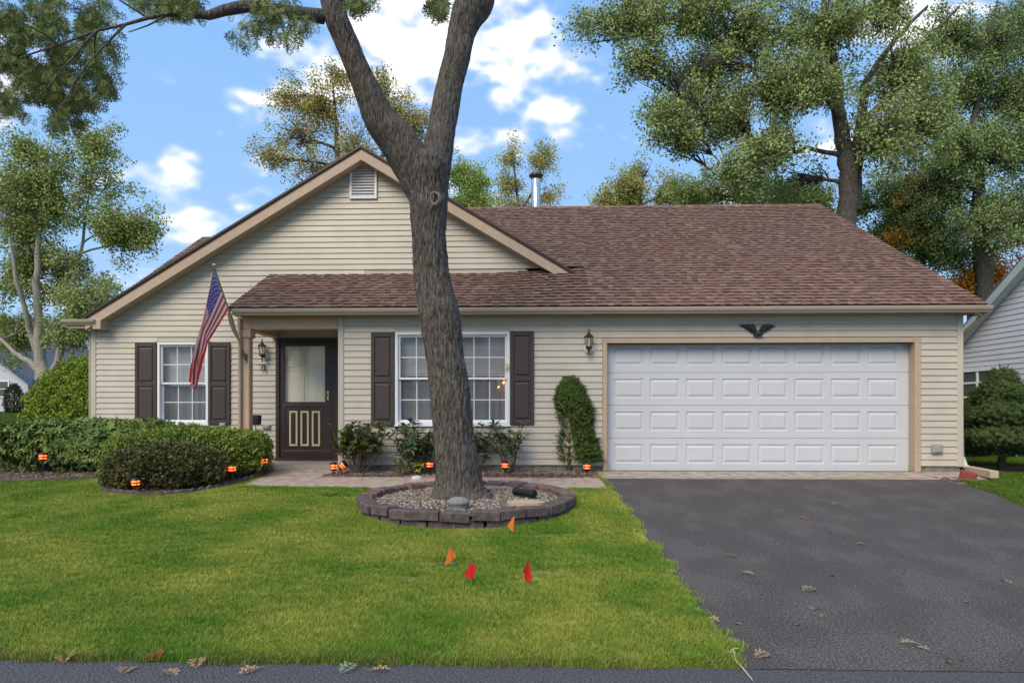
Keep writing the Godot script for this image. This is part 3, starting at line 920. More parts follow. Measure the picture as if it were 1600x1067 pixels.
	for r in 4:
		var y0 := .012 + r * .535
		var holes := []
		for c in 8:
			var x: float = gar[0] + .135 + c * .585
			holes.append([x, x + .48, y0 + .115, y0 + .43])
		var mb := MB.new()
		for e in holes_split(gar[0] - .05, gar[1] + .05, y0, y0 + .528, holes):
			mb.box(Vector3(e[0], e[2], gz - .04), Vector3(e[1], e[3], gz))
		mb.box(Vector3(gar[0] - .05, y0 + .528, gz - .04), Vector3(gar[1] + .05, y0 + .5352, gz - .012))
		part("door_section", mb.mesh(), M.door_white, gd)
		for e in holes: part("panel", pressed_panel(e[0], e[1], e[2], e[3], gz), M.door_white, gd)
	bar("rubber_seal", Vector3(gar[0], -.012, gz - .04), Vector3(gar[1], .011, gz + .004), M.black, gd, .004)
	for e in [[gar[0] - .07, gar[0] + .002, .02, gar[3] + .07], [gar[1] - .002, gar[1] + .095, .02, gar[3] + .07], [gar[0] + .002, gar[1] - .002, gar[3], gar[3] + .07]]:
		bar("door_trim", Vector3(e[0], e[2], gz + .005), Vector3(e[1], e[3], -A + .03), M.trim, house)
	# ---- front door behind a storm door
	var dx0: float = dr[0]
	var dx1: float = dr[1]
	for e in [[dx0 - .02, dx0 + .05, .0, dr[3]], [dx1 - .11, dx1 + .05, .0, dr[3]], [dx0 + .05, dx1 - .11, dr[3] - .06, dr[3]]]:
		bar("door_frame", Vector3(e[0], e[2], -B - .13), Vector3(e[1], e[3], -B + .036), M.brown, house)
	bar("door_step", Vector3(dx0 + .02, -.02, -B - .1), Vector3(dx1 + .03, .10, -B + .05), M.brown, house)
	var idb := MB.new()
	idb.box(Vector3(dx0 + .05, .1, -B - .12), Vector3(dx1 - .11, 2.27, -B - .08))
	var ind := part("front_door", idb.mesh(), M.inner_door, house)
	var iw := (dx1 - dx0 - .16)
	for c in 2:
		for r in [[.2, .85], [.98, 1.68], [1.80, 2.12]]:
			var x := dx0 + .05 + .11 + c * (iw * .5 - .03)
			var mb := MB.new()
			mb.cbox(Vector3(x, r[0], -B - .083), Vector3(x + iw * .5 - .19, r[1], -B - .066), .014)
			part("panel", mb.mesh(), M.inner_door, ind)
	var sx0 := dx0 + .052
	var sx1 := dx1 - .112
	var gx0 := at(444.5, 0, B).x
	var gx1 := at(507.5, 0, B).x
	var gyb := at(0, 628, B).y
	var gyt := at(0, 542, B).y
	var sd := MB.new()
	sd.cbox(Vector3(sx0, .105, -B - .03), Vector3(sx1, gyb, -B + .008), .005)
	var storm := part("storm_door", sd.mesh(), M.brown, house)
	for e in [[sx0, gx0, gyb + .001, gyt - .001], [gx1, sx1, gyb + .001, gyt - .001], [sx0, sx1, gyt, 2.262]]:
		bar("stile", Vector3(e[0], e[2], -B - .03), Vector3(e[1], e[3], -B + .008), M.brown, storm, .005)
	for e in [[sx0 + .05, sx1 - .05, .16, .24], [sx0 + .05, sx1 - .05, gyb - .09, gyb - .045], [sx0 + .05, sx0 + .10, .24, gyb - .09], [sx1 - .10, sx1 - .05, .24, gyb - .09]]:
		bar("moulding", Vector3(e[0], e[2], -B + .007), Vector3(e[1], e[3], -B + .018), M.brown, storm, .006)
	var sg := MB.new()
	sg.quad(Vector3(gx0 - .008, gyb - .006, -B - .009), Vector3(gx1 + .008, gyb - .006, -B - .009), Vector3(gx1 + .008, gyt + .006, -B - .009), Vector3(gx0 - .008, gyt + .006, -B - .009))
	part("pane", sg.mesh(), M.glass, storm)
	for i in 3:
		var x0 := at(452 + i * 17.6, 0, B).x
		var x1 := at(465 + i * 17.6, 0, B).x
		var y0 := at(0, 696, B).y
		var y1 := at(0, 642, B).y
		for e in [[x0, x1, y0, y0 + .035], [x0, x1, y1 - .035, y1], [x0, x0 + .035, y0 + .035, y1 - .035], [x1 - .035, x1, y0 + .035, y1 - .035]]:
			bar("cream_bar", Vector3(e[0], e[2], -B + .008), Vector3(e[1], e[3], -B + .022), M.cream, storm, .005)
	var hn := MB.new()
	var hp := at(511.5, 618, B - .04)
	hn.cbox(hp + Vector3(-.02, -.09, -.03), hp + Vector3(.02, .09, -.018), .006)
	hn.tube([hp + Vector3(0, .02, -.02), hp + Vector3(0, .02, .025), hp + Vector3(-.03, .018, .03), hp + Vector3(-.09, .012, .03)], [.011, .011, .011, .008], 8)
	hn.lathe(hp + Vector3(0, -.045, -.018), [[.0, 0.0], [.016, .002], [.016, .012], [0.0, .014]], 12, Basis(Vector3.RIGHT, PI / 2))
	part("handle", hn.mesh(), M.brass, storm)
	# ---- interior: floor, ceiling and back walls keep the rooms dark
	var rm := MB.new()
	rm.box(Vector3(cornL + .15, -.05, -22.1), Vector3(cornR - .15, 0.05, -A - .5))
	rm.box(Vector3(cornL + .15, 2.57, -22.1), Vector3(cornR - .15, 2.62, -B - .15))
	rm.box(Vector3(cin + .15, 2.57, -B - .149), Vector3(cornR - .15, 2.60, -A - .15))
	rm.box(Vector3(cornL + .15, .05, -15.2), Vector3(.9, 2.57, -15.1))
	rm.box(Vector3(.8, .05, -15.09), Vector3(.9, 2.57, -A - .15))
	part("rooms", rm.mesh(), M.room, house)
	# ---- metal flue
	var ch := MB.new()
	var cb := at(837.5, 330, 17.2)
	ch.lathe(Vector3(cb.x, 5.4, cb.z), [[.135, 0.0], [.135, .55], [.118, .56], [.118, 1.62]], 20)
	ch.smooth()
	var flue := part("chimney", ch.mesh(), M.chrome, house)
	var cpm := MB.new()
	cpm.lathe(Vector3(cb.x, 6.98, cb.z), [[.12, 0.0], [.14, .03], [.15, .06], [.185, .075], [.185, .115], [.16, .14], [.0, .165]], 20)
	part("cap", cpm.mesh(), M.bronze, flue)
	var fl2 := MB.new()
	fl2.lathe(Vector3(cb.x, 6.10, cb.z), [[.13, 0.0], [.13, .02], [.119, .03]], 20)
	part("collar", fl2.mesh(), M.chrome, flue)

func gutter(a: Vector3, b: Vector3) -> void:   # K-profile, open at the top; a and b lie on its back top edge
	var prof := [[0.0, 0.0], [0.0, -.095], [.075, -.095], [.085, -.07], [.105, -.055], [.115, -.02], [.115, 0.004], [.105, .004], [.105, -.01]]
	var mb := MB.new()
	for i in prof.size() - 1:
		var p := Vector3(0, prof[i][1], prof[i][0])
		var q := Vector3(0, prof[i + 1][1], prof[i + 1][0])
		mb.quad(a + p, b + p, b + q, a + q)
	for e in [a, b]:
		for i in range(1, 6):
			mb.tri(e, e + Vector3(0, prof[i][1], prof[i][0]), e + Vector3(0, prof[i + 1][1], prof[i + 1][0]))
	part("gutter", mb.mesh(), M.gutter, house)

func spout(p: Array, r: float, m: Material) -> void:
	var mb := MB.new()
	var rr := []
	for i in p.size(): rr.append(r)
	mb.tube(p, rr, 12)
	part("downspout", mb.mesh(), m, house)

# ---------------------------------------------------------------- leaves
func leaf_simple(l: float, w: float, fold := .25) -> ArrayMesh:   # grows along +y from the origin, faces +z
	var mb := MB.new()
	var b := Vector3(0, 0, 0)
	var t := Vector3(0, l, -l * .12)
	var m1 := Vector3(0, l * .5, 0)
	var lft := Vector3(-w * .5, l * .45, w * fold)
	var rgt := Vector3(w * .5, l * .45, w * fold)
	mb.tri(b, m1, lft); mb.tri(lft, m1, t); mb.tri(b, rgt, m1); mb.tri(m1, rgt, t)
	return mb.mesh()

func leaf_oak(l: float) -> ArrayMesh:   # lobed leaf along +y
	var half := [[.0, .02], [.08, .12], [.26, .20], [.14, .32], [.38, .44], [.40, .52], [.17, .54], [.36, .70], [.33, .78], [.14, .77], [.17, .92], [0.0, 1.0]]
	var mb := MB.new()
	for s in [-1.0, 1.0]:
		for i in half.size() - 1:
			var a := Vector3(half[i][0] * s * l, half[i][1] * l, half[i][0] * l * .35)
			var b := Vector3(half[i + 1][0] * s * l, half[i + 1][1] * l, half[i + 1][0] * l * .35)
			var m := Vector3(0, (half[i][1] + half[i + 1][1]) * .5 * l, 0)
			mb.tri(m, a, b) if s < 0 else mb.tri(m, b, a)
	mb.tube([Vector3(0, -.18 * l, 0), Vector3(0, .1 * l, 0)], [.008 * l, .008 * l], 3, false)
	return mb.mesh()

func turn_to(dir: Vector3, roll: float) -> Basis:   # y along dir
	var y := dir.normalized()
	var x := y.cross(Vector3(.31, .17, .93)).normalized()
	var z := x.cross(y)
	return Basis(x, y, z) * Basis(Vector3.UP, roll)

func sprig(n: int, r: float, l: float, w: float, oak := false) -> ArrayMesh:   # n leaves on a short forked twig
	var mb := MB.new()
	var one: ArrayMesh = leaf_oak(l) if oak else leaf_simple(l, w)
	var ar := one.surface_get_arrays(0)
	var vs: PackedVector3Array = ar[Mesh.ARRAY_VERTEX]
	var ns: PackedVector3Array = ar[Mesh.ARRAY_NORMAL]
	var ii: PackedInt32Array = ar[Mesh.ARRAY_INDEX]
	for i in n:
		var p := in_ball() * r
		var b := turn_to(p.normalized() * .6 + rv(.8) + Vector3(0, -.35, 0), rf(0, TAU)) * rf(.7, 1.2)
		var k := mb.v.size()
		var tint := rf(.72, 1.2)
		var c := Color(tint * rf(.9, 1.15), tint, tint * rf(.8, 1.1))
		for j in vs.size():
			mb.v.append(p + b * vs[j]); mb.n.append((b * ns[j]).normalized()); mb.c.append(c)
		for j in ii: mb.ix.append(k + j)
	return mb.mesh()

func tint(a: Color, b: Color, spread := .2) -> Color:
	var c := a.lerp(b, rng.randf())
	var k := rf(1.0 - spread, 1.0 + spread)
	return Color(c.r * k, c.g * k, c.b * k)

# ---------------------------------------------------------------- trees
func limb(mb: MB, a: Vector3, b: Vector3, r0: float, r1: float, bend: float, n := 6, sides := 6) -> Array:
	var p := []
	var r := []
	var off := rv(bend)
	off.y = absf(off.y) * .5
	for i in n + 1:
		var f := i / float(n)
		p.append(a.lerp(b, f) + off * sin(f * PI) + rv(bend * .12) * (1.0 if i > 0 and i < n else 0.0))
		r.append(lerpf(r0, r1, pow(f, .8)))
	mb.tube(p, r, sides)
	return p

func tree(called: String, label: String, trunks: Array, blobs: Array, leaf: Mesh, col_a: Color, col_b: Color, bark: Material, group: String, per_sub: int, spread: float, branch_r := .05) -> Node3D:
	# trunks: lists of [point, radius]; blobs: [centre, half size, how many clumps]
	var base: Vector3 = trunks[0][0][0]
	var t := thing(called, label, "tree", base, group)
	var tb := MB.new()
	var nodes := []
	for k in trunks:
		var p := []
		var r := []
		for i in k.size() - 1:   # four steps between given points, with a little wander
			for j in 4:
				var f := j / 4.0
				p.append((k[i][0] as Vector3).lerp(k[i + 1][0], f) + (rv(k[i][1] * .25) if i + j > 0 else Vector3.ZERO))
				r.append(lerpf(k[i][1], k[i + 1][1], f))
		p.append(k[-1][0])
		r.append(k[-1][1])
		tb.tube(p, r, 12)
		for i in p.size():
			if p[i].y > base.y + 1.2: nodes.append([p[i], r[i]])
	part("trunk", tb.mesh(), bark, t)
	var br := MB.new()
	var gaps := noise(.42, int(absf(base.x) * 7.0), 3)
	var xf := []
	var cols := []
	for bl in blobs:
		var c: Vector3 = bl[0]
		var h: Vector3 = bl[1] * 1.13
		var best = nodes[0]
		var bd := 1e9
		for q in nodes:
			var dd: float = q[0].distance_to(c) + maxf(0.0, q[0].y - c.y + h.y * .3) * 2.0
			if dd < bd:
				bd = dd
				best = q
		var path := limb(br, best[0], c, minf(best[1] * .7, branch_r * 1.8), branch_r * .55, bd * .10, 7)
		for i in int(bl[2] * 3.0):
			var o := in_ball()
			o *= lerpf(.5, 1.18, rng.randf())
			var e := c + o * h
			var from: Vector3 = path[rng.randi_range(3, 7)]
			var sub := limb(br, from, e, branch_r * .5, branch_r * .12, from.distance_to(e) * .12, 5, 5)
			for j in int(per_sub * .72):
				var g := in_ball() * Vector3(1.25, .8, 1.25) * spread
				if j % 2 == 0: g = (sub[rng.randi_range(2, 5)] as Vector3) - e + rv(spread * .5)
				if gaps.get_noise_3dv(e + g) < -.20: continue
				xf.append(Transform3D(turn_to(rv(1) + Vector3(0, .4, 0), rf(0, TAU)) * rf(.6, 1.35), e + g))
				cols.append(tint(col_a, col_b, .22))
	part("branches", br.mesh(), bark, t)
	scatter("crown", leaf, M.leaf, xf, cols, t).set_meta("kind", "stuff")
	return t

func make_front_tree() -> void:
	var D := 8.3
	# left edge, right edge, row
	var rows := [[668, 772, 786], [672, 764, 776], [677, 757, 765], [680, 753, 748], [681, 748, 725], [679, 744, 700], [676, 739, 660], [672, 735, 620], [668, 729, 580], [663, 723, 540], [658, 722, 515], [654, 718, 490], [650, 709, 460], [647, 702, 430], [645, 699, 400], [643, 697, 370], [641, 698, 340], [640, 699, 310], [636, 701, 288], [631, 703, 270], [634, 700, 252], [645, 690, 240]]
	var t := thing("front_yard_tree", "grey-barked forked tree with a knot hole in a block ring before the window", "tree", Vector3(at(722, 780, D).x, gy(D), -D))
	var line := []
	var rad := []
	for r in rows:
		var a := at(r[0], r[2], D)
		var b := at(r[1], r[2], D)
		line.append((a + b) * .5)
		rad.append((b.x - a.x) * .485)
	line.push_front(line[0] + Vector3(0, -.22, 0))
	rad.push_front(rad[0] * 1.1)
	var trunk := bark_tube(line, rad, 132, .05, true, 1)
	var tn := part("trunk", trunk.mesh(), M.bark, t)
	# knot hole: a swollen pale lip round a dark hollow
	var kc := at(683, 318, D) + Vector3(0, 0, rad[15] * .93)
	var kb := MB.new()
	var ring := []
	var n := 22
	for i in n:
		var a := TAU * i / n
		var w := Vector3(cos(a) * .072, sin(a) * .098, 0) * (1.0 + .06 * sin(3 * a + 1.0))
		ring.append(kc + w * 1.1 + Vector3(0, 0, -.025))
		ring.append(kc + w * .85 + Vector3(0, 0, .032))
		ring.append(kc + w * .58 + Vector3(0, 0, .026))
		ring.append(kc + w * .42 + Vector3(0, 0, -.05))
	for i in n:
		for j in 3:
			var a := i * 4 + j
			var b := ((i + 1) % n) * 4 + j
			kb.quad(ring[a], ring[b], ring[b + 1], ring[a + 1])
	kb.smooth()
	var knot := part("knot", kb.mesh(), M.knot, tn)
	var hb := MB.new()
	for i in n: hb.tri(kc + Vector3(0, 0, -.045), ring[i * 4 + 3], ring[((i + 1) % n) * 4 + 3])
	part("hollow", hb.mesh(), M.stem, tn)
	# limbs
	var L := [[650, 690, 335, .0], [633, 690, 300, .0], [614, 680, 264, 0.0], [590, 654, 222, 0.05], [568, 624, 190, .12], [554, 600, 150, .2], [536, 575, 100, .3], [520, 558, 60, .38], [506, 545, 30, .45], [499, 541, 0, .5], [488, 528, -50, .6], [470, 508, -140, .7], [455, 485, -260, .8], [440, 460, -400, .8]]
	var R := [[650, 690, 335, .0], [652, 697, 300, .0], [656, 706, 264, 0.0], [660, 711, 225, -.05], [668, 714, 195, -.1], [675, 720, 160, -.15], [683, 726, 125, -.2], [691, 735, 90, -.25], [698, 745, 50, -.3], [704, 760, 20, -.32], [712, 774, 0, -.35], [728, 782, -40, -.4], [752, 795, -110, -.5], [780, 815, -220, -.6], [800, 826, -380, -.6]]
	var ends := []
	for k in [L, R]:
		var p := []
		var r := []
		for e in k:
			var a := at(e[0], e[2], D - e[3])
			var b := at(e[1], e[2], D - e[3])
			p.append((a + b) * .5)
			r.append((b.x - a.x) * .46)
		part("limb", bark_tube(p, r, 84, .024, false, 3 if k == L else 4).mesh(), M.bark, t)
		ends.append(p)
	# long side branch to the left and smaller branches; leaves hang from them
	var bb := MB.new()
	var s := [[505, 26, .46], [470, 21, .6], [430, 16, .75], [385, 9, .9], [350, 16, 1.0], [325, 24, 1.1], [295, 22, 1.2], [262, 22, 1.3], [230, 28, 1.4], [195, 38, 1.5], [150, 48, 1.6], [90, 70, 1.7], [30, 90, 1.8]]
	var sp := []
	var sr := []
	for i in s.size():
		sp.append(at(s[i][0], s[i][1], D - s[i][2]))
		sr.append([.085, .075, .07, .07, .06, .05, .034, .026, .02, .016, .013, .011, .008][i])
	bb.tube(sp, sr, 10)
	var twigs := [[325, 24, 1.1, 285, -10, 1.2], [230, 28, 1.4, 150, -20, 1.6], [385, 9, .9, 400, -60, .8], [262, 22, 1.3, 200, 50, 1.6], [195, 38, 1.5, 120, 120, 1.7], [150, 48, 1.6, 60, 150, 1.9], [90, 70, 1.7, 20, 30, 2.0], [150, 48, 1.6, 150, 100, 1.4], [430, 16, .75, 400, 60, .8], [120, 120, 1.7, 90, 170, 1.8], [470, 21, .6, 450, 50, .8]]
	var tw := []
	for k in twigs:
		var a := at(k[0], k[1], D - k[2])
		var b := at(k[3], k[4], D - k[5])
		tw.append(limb(bb, a, b, .016, .005, .05, 5, 5))
	# bare stub and shoots on the trunk
	part("side_branch", bb.mesh(), M.bark, t)
	var oak := leaf_oak(.15)
	var xf := []
	var cols := []
	var gap := noise(.022, 8, 3)
	var clumps := [[60, 40, 95, 55, 520], [120, 110, 66, 60, 430], [40, 120, 62, 58, 380], [95, 165, 55, 38, 210], [20, 60, 60, 60, 300], [150, 40, 40, 50, 160], [25, 165, 40, 20, 60], [170, 110, 18, 40, 50],
		[270, 8, 60, 16, 130], [390, 42, 34, 32, 50], [450, 38, 40, 30, 62], [420, 5, 40, 22, 60], [300, 5, 28, 14, 45], [560, -2, 24, 14, 50], [690, 4, 16, 16, 60], [225, 0, 30, 12, 30]]
	for k in clumps:
		for i in int(k[4] * 2.3):
			var a := in_ball()
			if gap.get_noise_2d(k[0] + a.x * k[2], k[1] + a.y * k[3]) < -.24 + a.length() * .16: continue
			var p := at(k[0] + a.x * k[2], k[1] + a.y * k[3], D - 1.0 + (k[0] - 400) * -.0022 + a.z * .8)
			xf.append(Transform3D(turn_to(rv(.8) + Vector3(0, -.7, 0), rf(0, TAU)) * rf(.7, 1.15), p))
			cols.append(tint(Color(.095, .130, .042), Color(.165, .190, .065), .22))
	# the high crown, above the picture
	for k in 34:
		var src: Array = ends[k % 2]
		var from: Vector3 = src[rng.randi_range(src.size() - 3, src.size() - 1)]
		var to := from + Vector3(rf(-3.2, 3.2), rf(.9, 2.6), rf(-2.0, 2.4))
		limb(bb, from, to, .05, .012, .3)
		for i in 60:
			xf.append(Transform3D(turn_to(rv(.8) + Vector3(0, -.5, 0), rf(0, TAU)) * rf(.8, 1.25), to + Vector3(rng.randfn(0, .5), rng.randfn(0, .3), rng.randfn(0, .5))))
			cols.append(tint(Color(.095, .130, .042), Color(.165, .190, .065), .22))
	scatter("crown", oak, M.leaf, xf, cols, t).set_meta("kind", "stuff")

func bark_tube(p: Array, r: Array, sides: int, rough: float, flare: bool, seed_: int) -> MB:   # a furrowed trunk through the points p
	var mb := MB.new()
	var nz := noise(1.0, seed_, 4)
	var nf := noise(1.0, seed_ + 9, 3)
	# resample along the length with a smooth curve
	var q := []
	var qr := []
	for i in p.size() - 1:
		var a: Vector3 = p[maxi(i - 1, 0)]
		var d: Vector3 = p[mini(i + 2, p.size() - 1)]
		var n := maxi(3, int((p[i + 1] - p[i]).length() / .022))
		for j in n:
			var f := j / float(n)
			q.append((p[i] as Vector3).cubic_interpolate(p[i + 1], a, d, f))
			qr.append(cubic_interpolate(r[i], r[i + 1], r[maxi(i - 1, 0)], r[mini(i + 2, p.size() - 1)], f))
	q.append(p[-1])
	qr.append(r[-1])
	var up := Vector3(0, 0, 1)
	var len := 0.0
	for i in q.size():
		var dir: Vector3 = (q[mini(i + 1, q.size() - 1)] - q[maxi(i - 1, 0)]).normalized()
		up = (up - dir * up.dot(dir)).normalized()
		var sd := up.cross(dir)
		if i: len += (q[i] as Vector3).distance_to(q[i - 1])
		for j in sides:
			var a := TAU * j / sides
			var o := up * cos(a) + sd * sin(a)
			var w: Vector3 = o * (qr[i] as float)
			var ridge := 1.0 - absf(nz.get_noise_3d(w.x * 20.0, len * 2.2, w.z * 20.0)) * 2.4
			var fine := nf.get_noise_3d(w.x * 42.0, len * 7.0, w.z * 42.0)
			var lump := nf.get_noise_3d(w.x * 3.0, len * 1.6 + 7.0, w.z * 3.0)
			var rr: float = qr[i] * (1.0 + lump * .07) + (ridge - .5) * rough * .40 + fine * rough * .20
			if flare and len < .55: rr += (.55 - len) * (.03 + .07 * maxf(0.0, sin(a * 5.0 + 1.1)) + .02 * sin(a * 3.0))
			mb.v.append(q[i] + o * rr)
			mb.c.append(WHITE)
	mb.n.resize(mb.v.size())
	var m := q.size()
	for i in m - 1:
		for j in sides:
			var a := i * sides + j
			var b := i * sides + (j + 1) % sides
			mb.ix.append_array([a, b, a + sides, b, b + sides, a + sides])
	for i in m:
		for j in sides:
			var a := mb.v[i * sides + (j + 1) % sides] - mb.v[i * sides + (j + sides - 1) % sides]
			var b := mb.v[mini(i + 1, m - 1) * sides + j] - mb.v[maxi(i - 1, 0) * sides + j]
			var nn := a.cross(b).normalized()
			if nn.dot(mb.v[i * sides + j] - (q[i] as Vector3)) < 0.0: nn = -nn
			mb.n[i * sides + j] = nn
	return mb

func blob(u: float, v: float, ru: float, rw: float, d: float, n: int, deep := 0.0) -> Array:   # a crown part from its outline in the photograph, at depth d
	var s := d / F
	return [at(u, v, d), Vector3(ru * s, rw * s, deep if deep > 0.0 else ru * s * .9), n]

var TD := 10.0
func pt(u: float, v: float, dz := 0.0) -> Vector3: return at(u, v, TD + dz)

func make_far_trees() -> void:
	var g := "trees behind and beside the house"
	var lf := sprig(12, .24, .115, .070)
	var lf_small := sprig(16, .26, .10, .06)
	# left, several pale stems from one foot
	var d := 27.0
	var foot := gnd(74, 640)
	foot = Vector3(at(74, 640, d).x, gy(d), -d)
	TD = d
	tree("multi_stem_tree", "pale-stemmed tree with several trunks beside the blue-trimmed house", [
		[[foot, .36], [pt(72, 600), .30], [pt(62, 560), .22], [pt(58, 500), .17], [pt(56, 440), .13], [pt(60, 360), .09], [pt(70, 280), .05]],
		[[pt(72, 600), .20], [pt(88, 570), .15], [pt(100, 520), .12], [pt(112, 450, .6), .10], [pt(128, 380, .8), .06], [pt(140, 290, 1.0), .03]],
		[[pt(66, 575), .17], [pt(50, 530), .13], [pt(40, 490, -.4), .10], [pt(25, 440, -.8), .08], [pt(14, 370, -1.0), .05]],
		[[pt(68, 590), .16], [pt(45, 565), .12], [pt(22, 552), .09], [pt(-10, 520), .06]],
		[[pt(92, 560), .12], [pt(110, 505), .09], [pt(124, 450, -.8), .06]],
		[[pt(40, 490), .09], [pt(28, 440, 1.0), .07], [pt(36, 380, 1.2), .05]]],
		[blob(70, 290, 62, 75, d, 26), blob(140, 285, 55, 62, d, 24), blob(190, 350, 48, 60, d, 20), blob(20, 330, 55, 70, d, 22), blob(40, 430, 65, 60, d + 1, 24), blob(110, 420, 50, 50, d + 1, 18), blob(140, 470, 55, 50, d - .5, 22), blob(30, 520, 55, 40, d + 1.5, 18), blob(110, 510, 45, 35, d - .3, 14), blob(215, 365, 26, 30, d, 8), blob(150, 225, 40, 30, d, 9), blob(40, 235, 40, 22, d, 8)],
		lf, Color(0.211, 0.289, 0.097), Color(0.398, 0.425, 0.158), M.bark_pale, g, 21, .40, .05)
	# behind the gable, turning yellow
	d = 33.0
	TD = d
	foot = Vector3(at(540, 400, d).x, gy(d), -d)
	tree("yellowing_tree", "yellow-green tree rising behind the gable peak", [[[foot, .38], [pt(542, 480), .33], [pt(540, 380), .27], [pt(530, 280), .18], [pt(525, 190), .09], [pt(520, 130), .03]], [[pt(540, 380), .2], [pt(590, 270), .13], [pt(615, 190), .05]]],
		[blob(455, 215, 55, 60, d, 15), blob(500, 165, 50, 60, d, 15), blob(440, 150, 34, 34, d, 6), blob(555, 230, 55, 55, d, 15), blob(480, 260, 60, 35, d, 10), blob(530, 115, 28, 28, d, 5), blob(610, 170, 46, 46, d, 10), blob(645, 200, 36, 50, d, 9), blob(595, 130, 24, 24, d, 4), blob(425, 250, 30, 25, d, 4)],
		lf, Color(0.299, 0.314, 0.111), Color(0.575, 0.448, 0.156), M.bark, g, 15, .42, .05)
	d = 36.0
	TD = d
	foot = Vector3(at(725, 400, d).x, gy(d), -d)
	tree("slender_tree", "small dense green tree just right of the forked trunk behind the roof", [[[foot, .24], [pt(726, 400), .19], [pt(728, 300), .10], [pt(725, 250), .03]]],
		[blob(715, 270, 28, 32, d, 13), blob(745, 290, 30, 34, d, 15), blob(725, 320, 40, 26, d, 13), blob(752, 320, 26, 20, d, 7)], lf, Color(0.269, 0.402, 0.111), Color(0.476, 0.561, 0.172), M.bark, g, 15, .40, .04)
	d = 40.0
	TD = d
	foot = Vector3(at(812, 400, d).x, gy(d), -d)
	tree("slender_tree", "thin airy yellow-green tree behind the metal flue", [[[foot, .22], [pt(812, 400), .17], [pt(808, 300), .09], [pt(800, 230), .02]], [[pt(811, 340), .09], [pt(843, 275), .03], [pt(848, 235), .008]]],
		[blob(798, 240, 18, 30, d, 11), blob(800, 285, 28, 26, d, 10), blob(806, 318, 34, 20, d, 9), blob(848, 250, 18, 38, d, 11), blob(858, 305, 26, 24, d, 9), blob(835, 320, 24, 16, d, 6)], lf_small, Color(0.310, 0.358, 0.130), Color(0.529, 0.482, 0.182), M.bark, g, 11, .34, .03)
	# right: the tall oak behind the garage
	d = 25.0
	TD = d
	foot = Vector3(at(1330, 500, d).x, gy(d), -d)
	tree("tall_oak", "tall spreading oak with two close trunks behind the garage ridge", [
		[[foot, .42], [pt(1328, 420), .38], [pt(1326, 330), .35], [pt(1322, 250), .31], [pt(1312, 190), .25], [pt(1306, 120), .18], [pt(1292, 40), .12], [pt(1285, -60), .05]],
		[[pt(1335, 330, .2), .25], [pt(1340, 250, .3), .22], [pt(1347, 190, .3), .18], [pt(1352, 130, .4), .14], [pt(1400, 60, .4), .09], [pt(1450, 10, .3), .05]],
		[[pt(1345, 200), .15], [pt(1390, 150), .11], [pt(1440, 70), .08], [pt(1500, 10), .04]],
		[[pt(1310, 140), .12], [pt(1240, 120), .09], [pt(1170, 80), .06], [pt(1090, 50), .03]],
		[[pt(1320, 245), .10], [pt(1260, 230), .07], [pt(1190, 270), .04], [pt(1150, 295), .02]]],
		[blob(920, 42, 34, 26, d - 1, 8), blob(985, 30, 55, 38, d - 1, 18), blob(1010, 95, 45, 45, d - 1, 16), blob(1075, 30, 65, 45, d, 26), blob(1090, 110, 60, 50, d - .5, 26), blob(1040, 170, 42, 50, d - 1, 15), blob(1050, 215, 40, 20, d - 1, 8), blob(1130, 180, 60, 55, d, 26), blob(1180, 50, 80, 55, d, 34), blob(1200, 130, 60, 50, d - 1, 22), blob(1200, 220, 55, 45, d - 1, 20), blob(1290, 40, 80, 55, d - .6, 32), blob(1280, 130, 60, 50, d - 1.5, 22), blob(1160, 270, 55, 35, d - 1, 14), blob(1250, 280, 60, 40, d + 1, 16), blob(1400, 110, 70, 60, d, 28), blob(1380, 210, 60, 55, d - 1, 22), blob(1440, 190, 60, 60, d - .5, 24), blob(1370, 20, 60, 40, d + 1, 18), blob(1240, -60, 140, 60, d, 26), blob(1060, -50, 110, 50, d, 20)],
		lf, Color(0.219, 0.301, 0.126), Color(0.379, 0.425, 0.173), M.bark, g, 15, .40, .055)
	d = 29.0
	TD = d
	foot = Vector3(at(1545, 520, d).x, gy(d), -d)
	tree("leafy_tree", "broad dark green tree above the white-sided neighbour house", [[[foot, .36], [pt(1540, 400), .30], [pt(1530, 300), .24], [pt(1520, 200), .16], [pt(1540, 100), .08], [pt(1560, 0), .03]], [[pt(1530, 300), .14], [pt(1470, 240), .10], [pt(1430, 210), .05]]],
		[blob(1560, 60, 70, 60, d, 28), blob(1590, 150, 60, 60, d, 24), blob(1510, 130, 50, 45, d, 16), blob(1560, 240, 75, 55, d, 32), blob(1470, 290, 60, 50, d, 24), blob(1590, 330, 70, 50, d, 28), blob(1530, 350, 60, 45, d - 1, 22), blob(1500, 230, 45, 40, d - 1, 14), blob(1650, 200, 60, 120, d, 26), blob(1480, 60, 55, 50, d, 18), blob(1600, 40, 60, 60, d + 1, 20), blob(1450, 180, 50, 45, d + 1, 16)],
		lf, Color(0.170, 0.255, 0.118), Color(0.286, 0.342, 0.146), M.bark, g, 21, .44, .05)
	d = 31.0
	TD = d
	foot = Vector3(at(1440, 520, d).x, gy(d), -d)
	tree("leafy_tree", "dark tree with a slim trunk directly behind the right roof slope", [[[foot, .26], [pt(1440, 400), .22], [pt(1443, 300), .15], [pt(1440, 240), .06]]],
		[blob(1400, 310, 48, 50, d, 20), blob(1440, 370, 60, 45, d, 24), blob(1390, 360, 45, 35, d, 14), blob(1490, 400, 55, 40, d, 20), blob(1350, 320, 40, 35, d, 12), blob(1440, 290, 45, 40, d, 15)],
		lf, Color(0.170, 0.255, 0.103), Color(0.305, 0.376, 0.146), M.bark, g, 20, .44, .045)
	d = 30.0
	TD = d
	foot = Vector3(at(1520, 540, d).x, gy(d), -d)
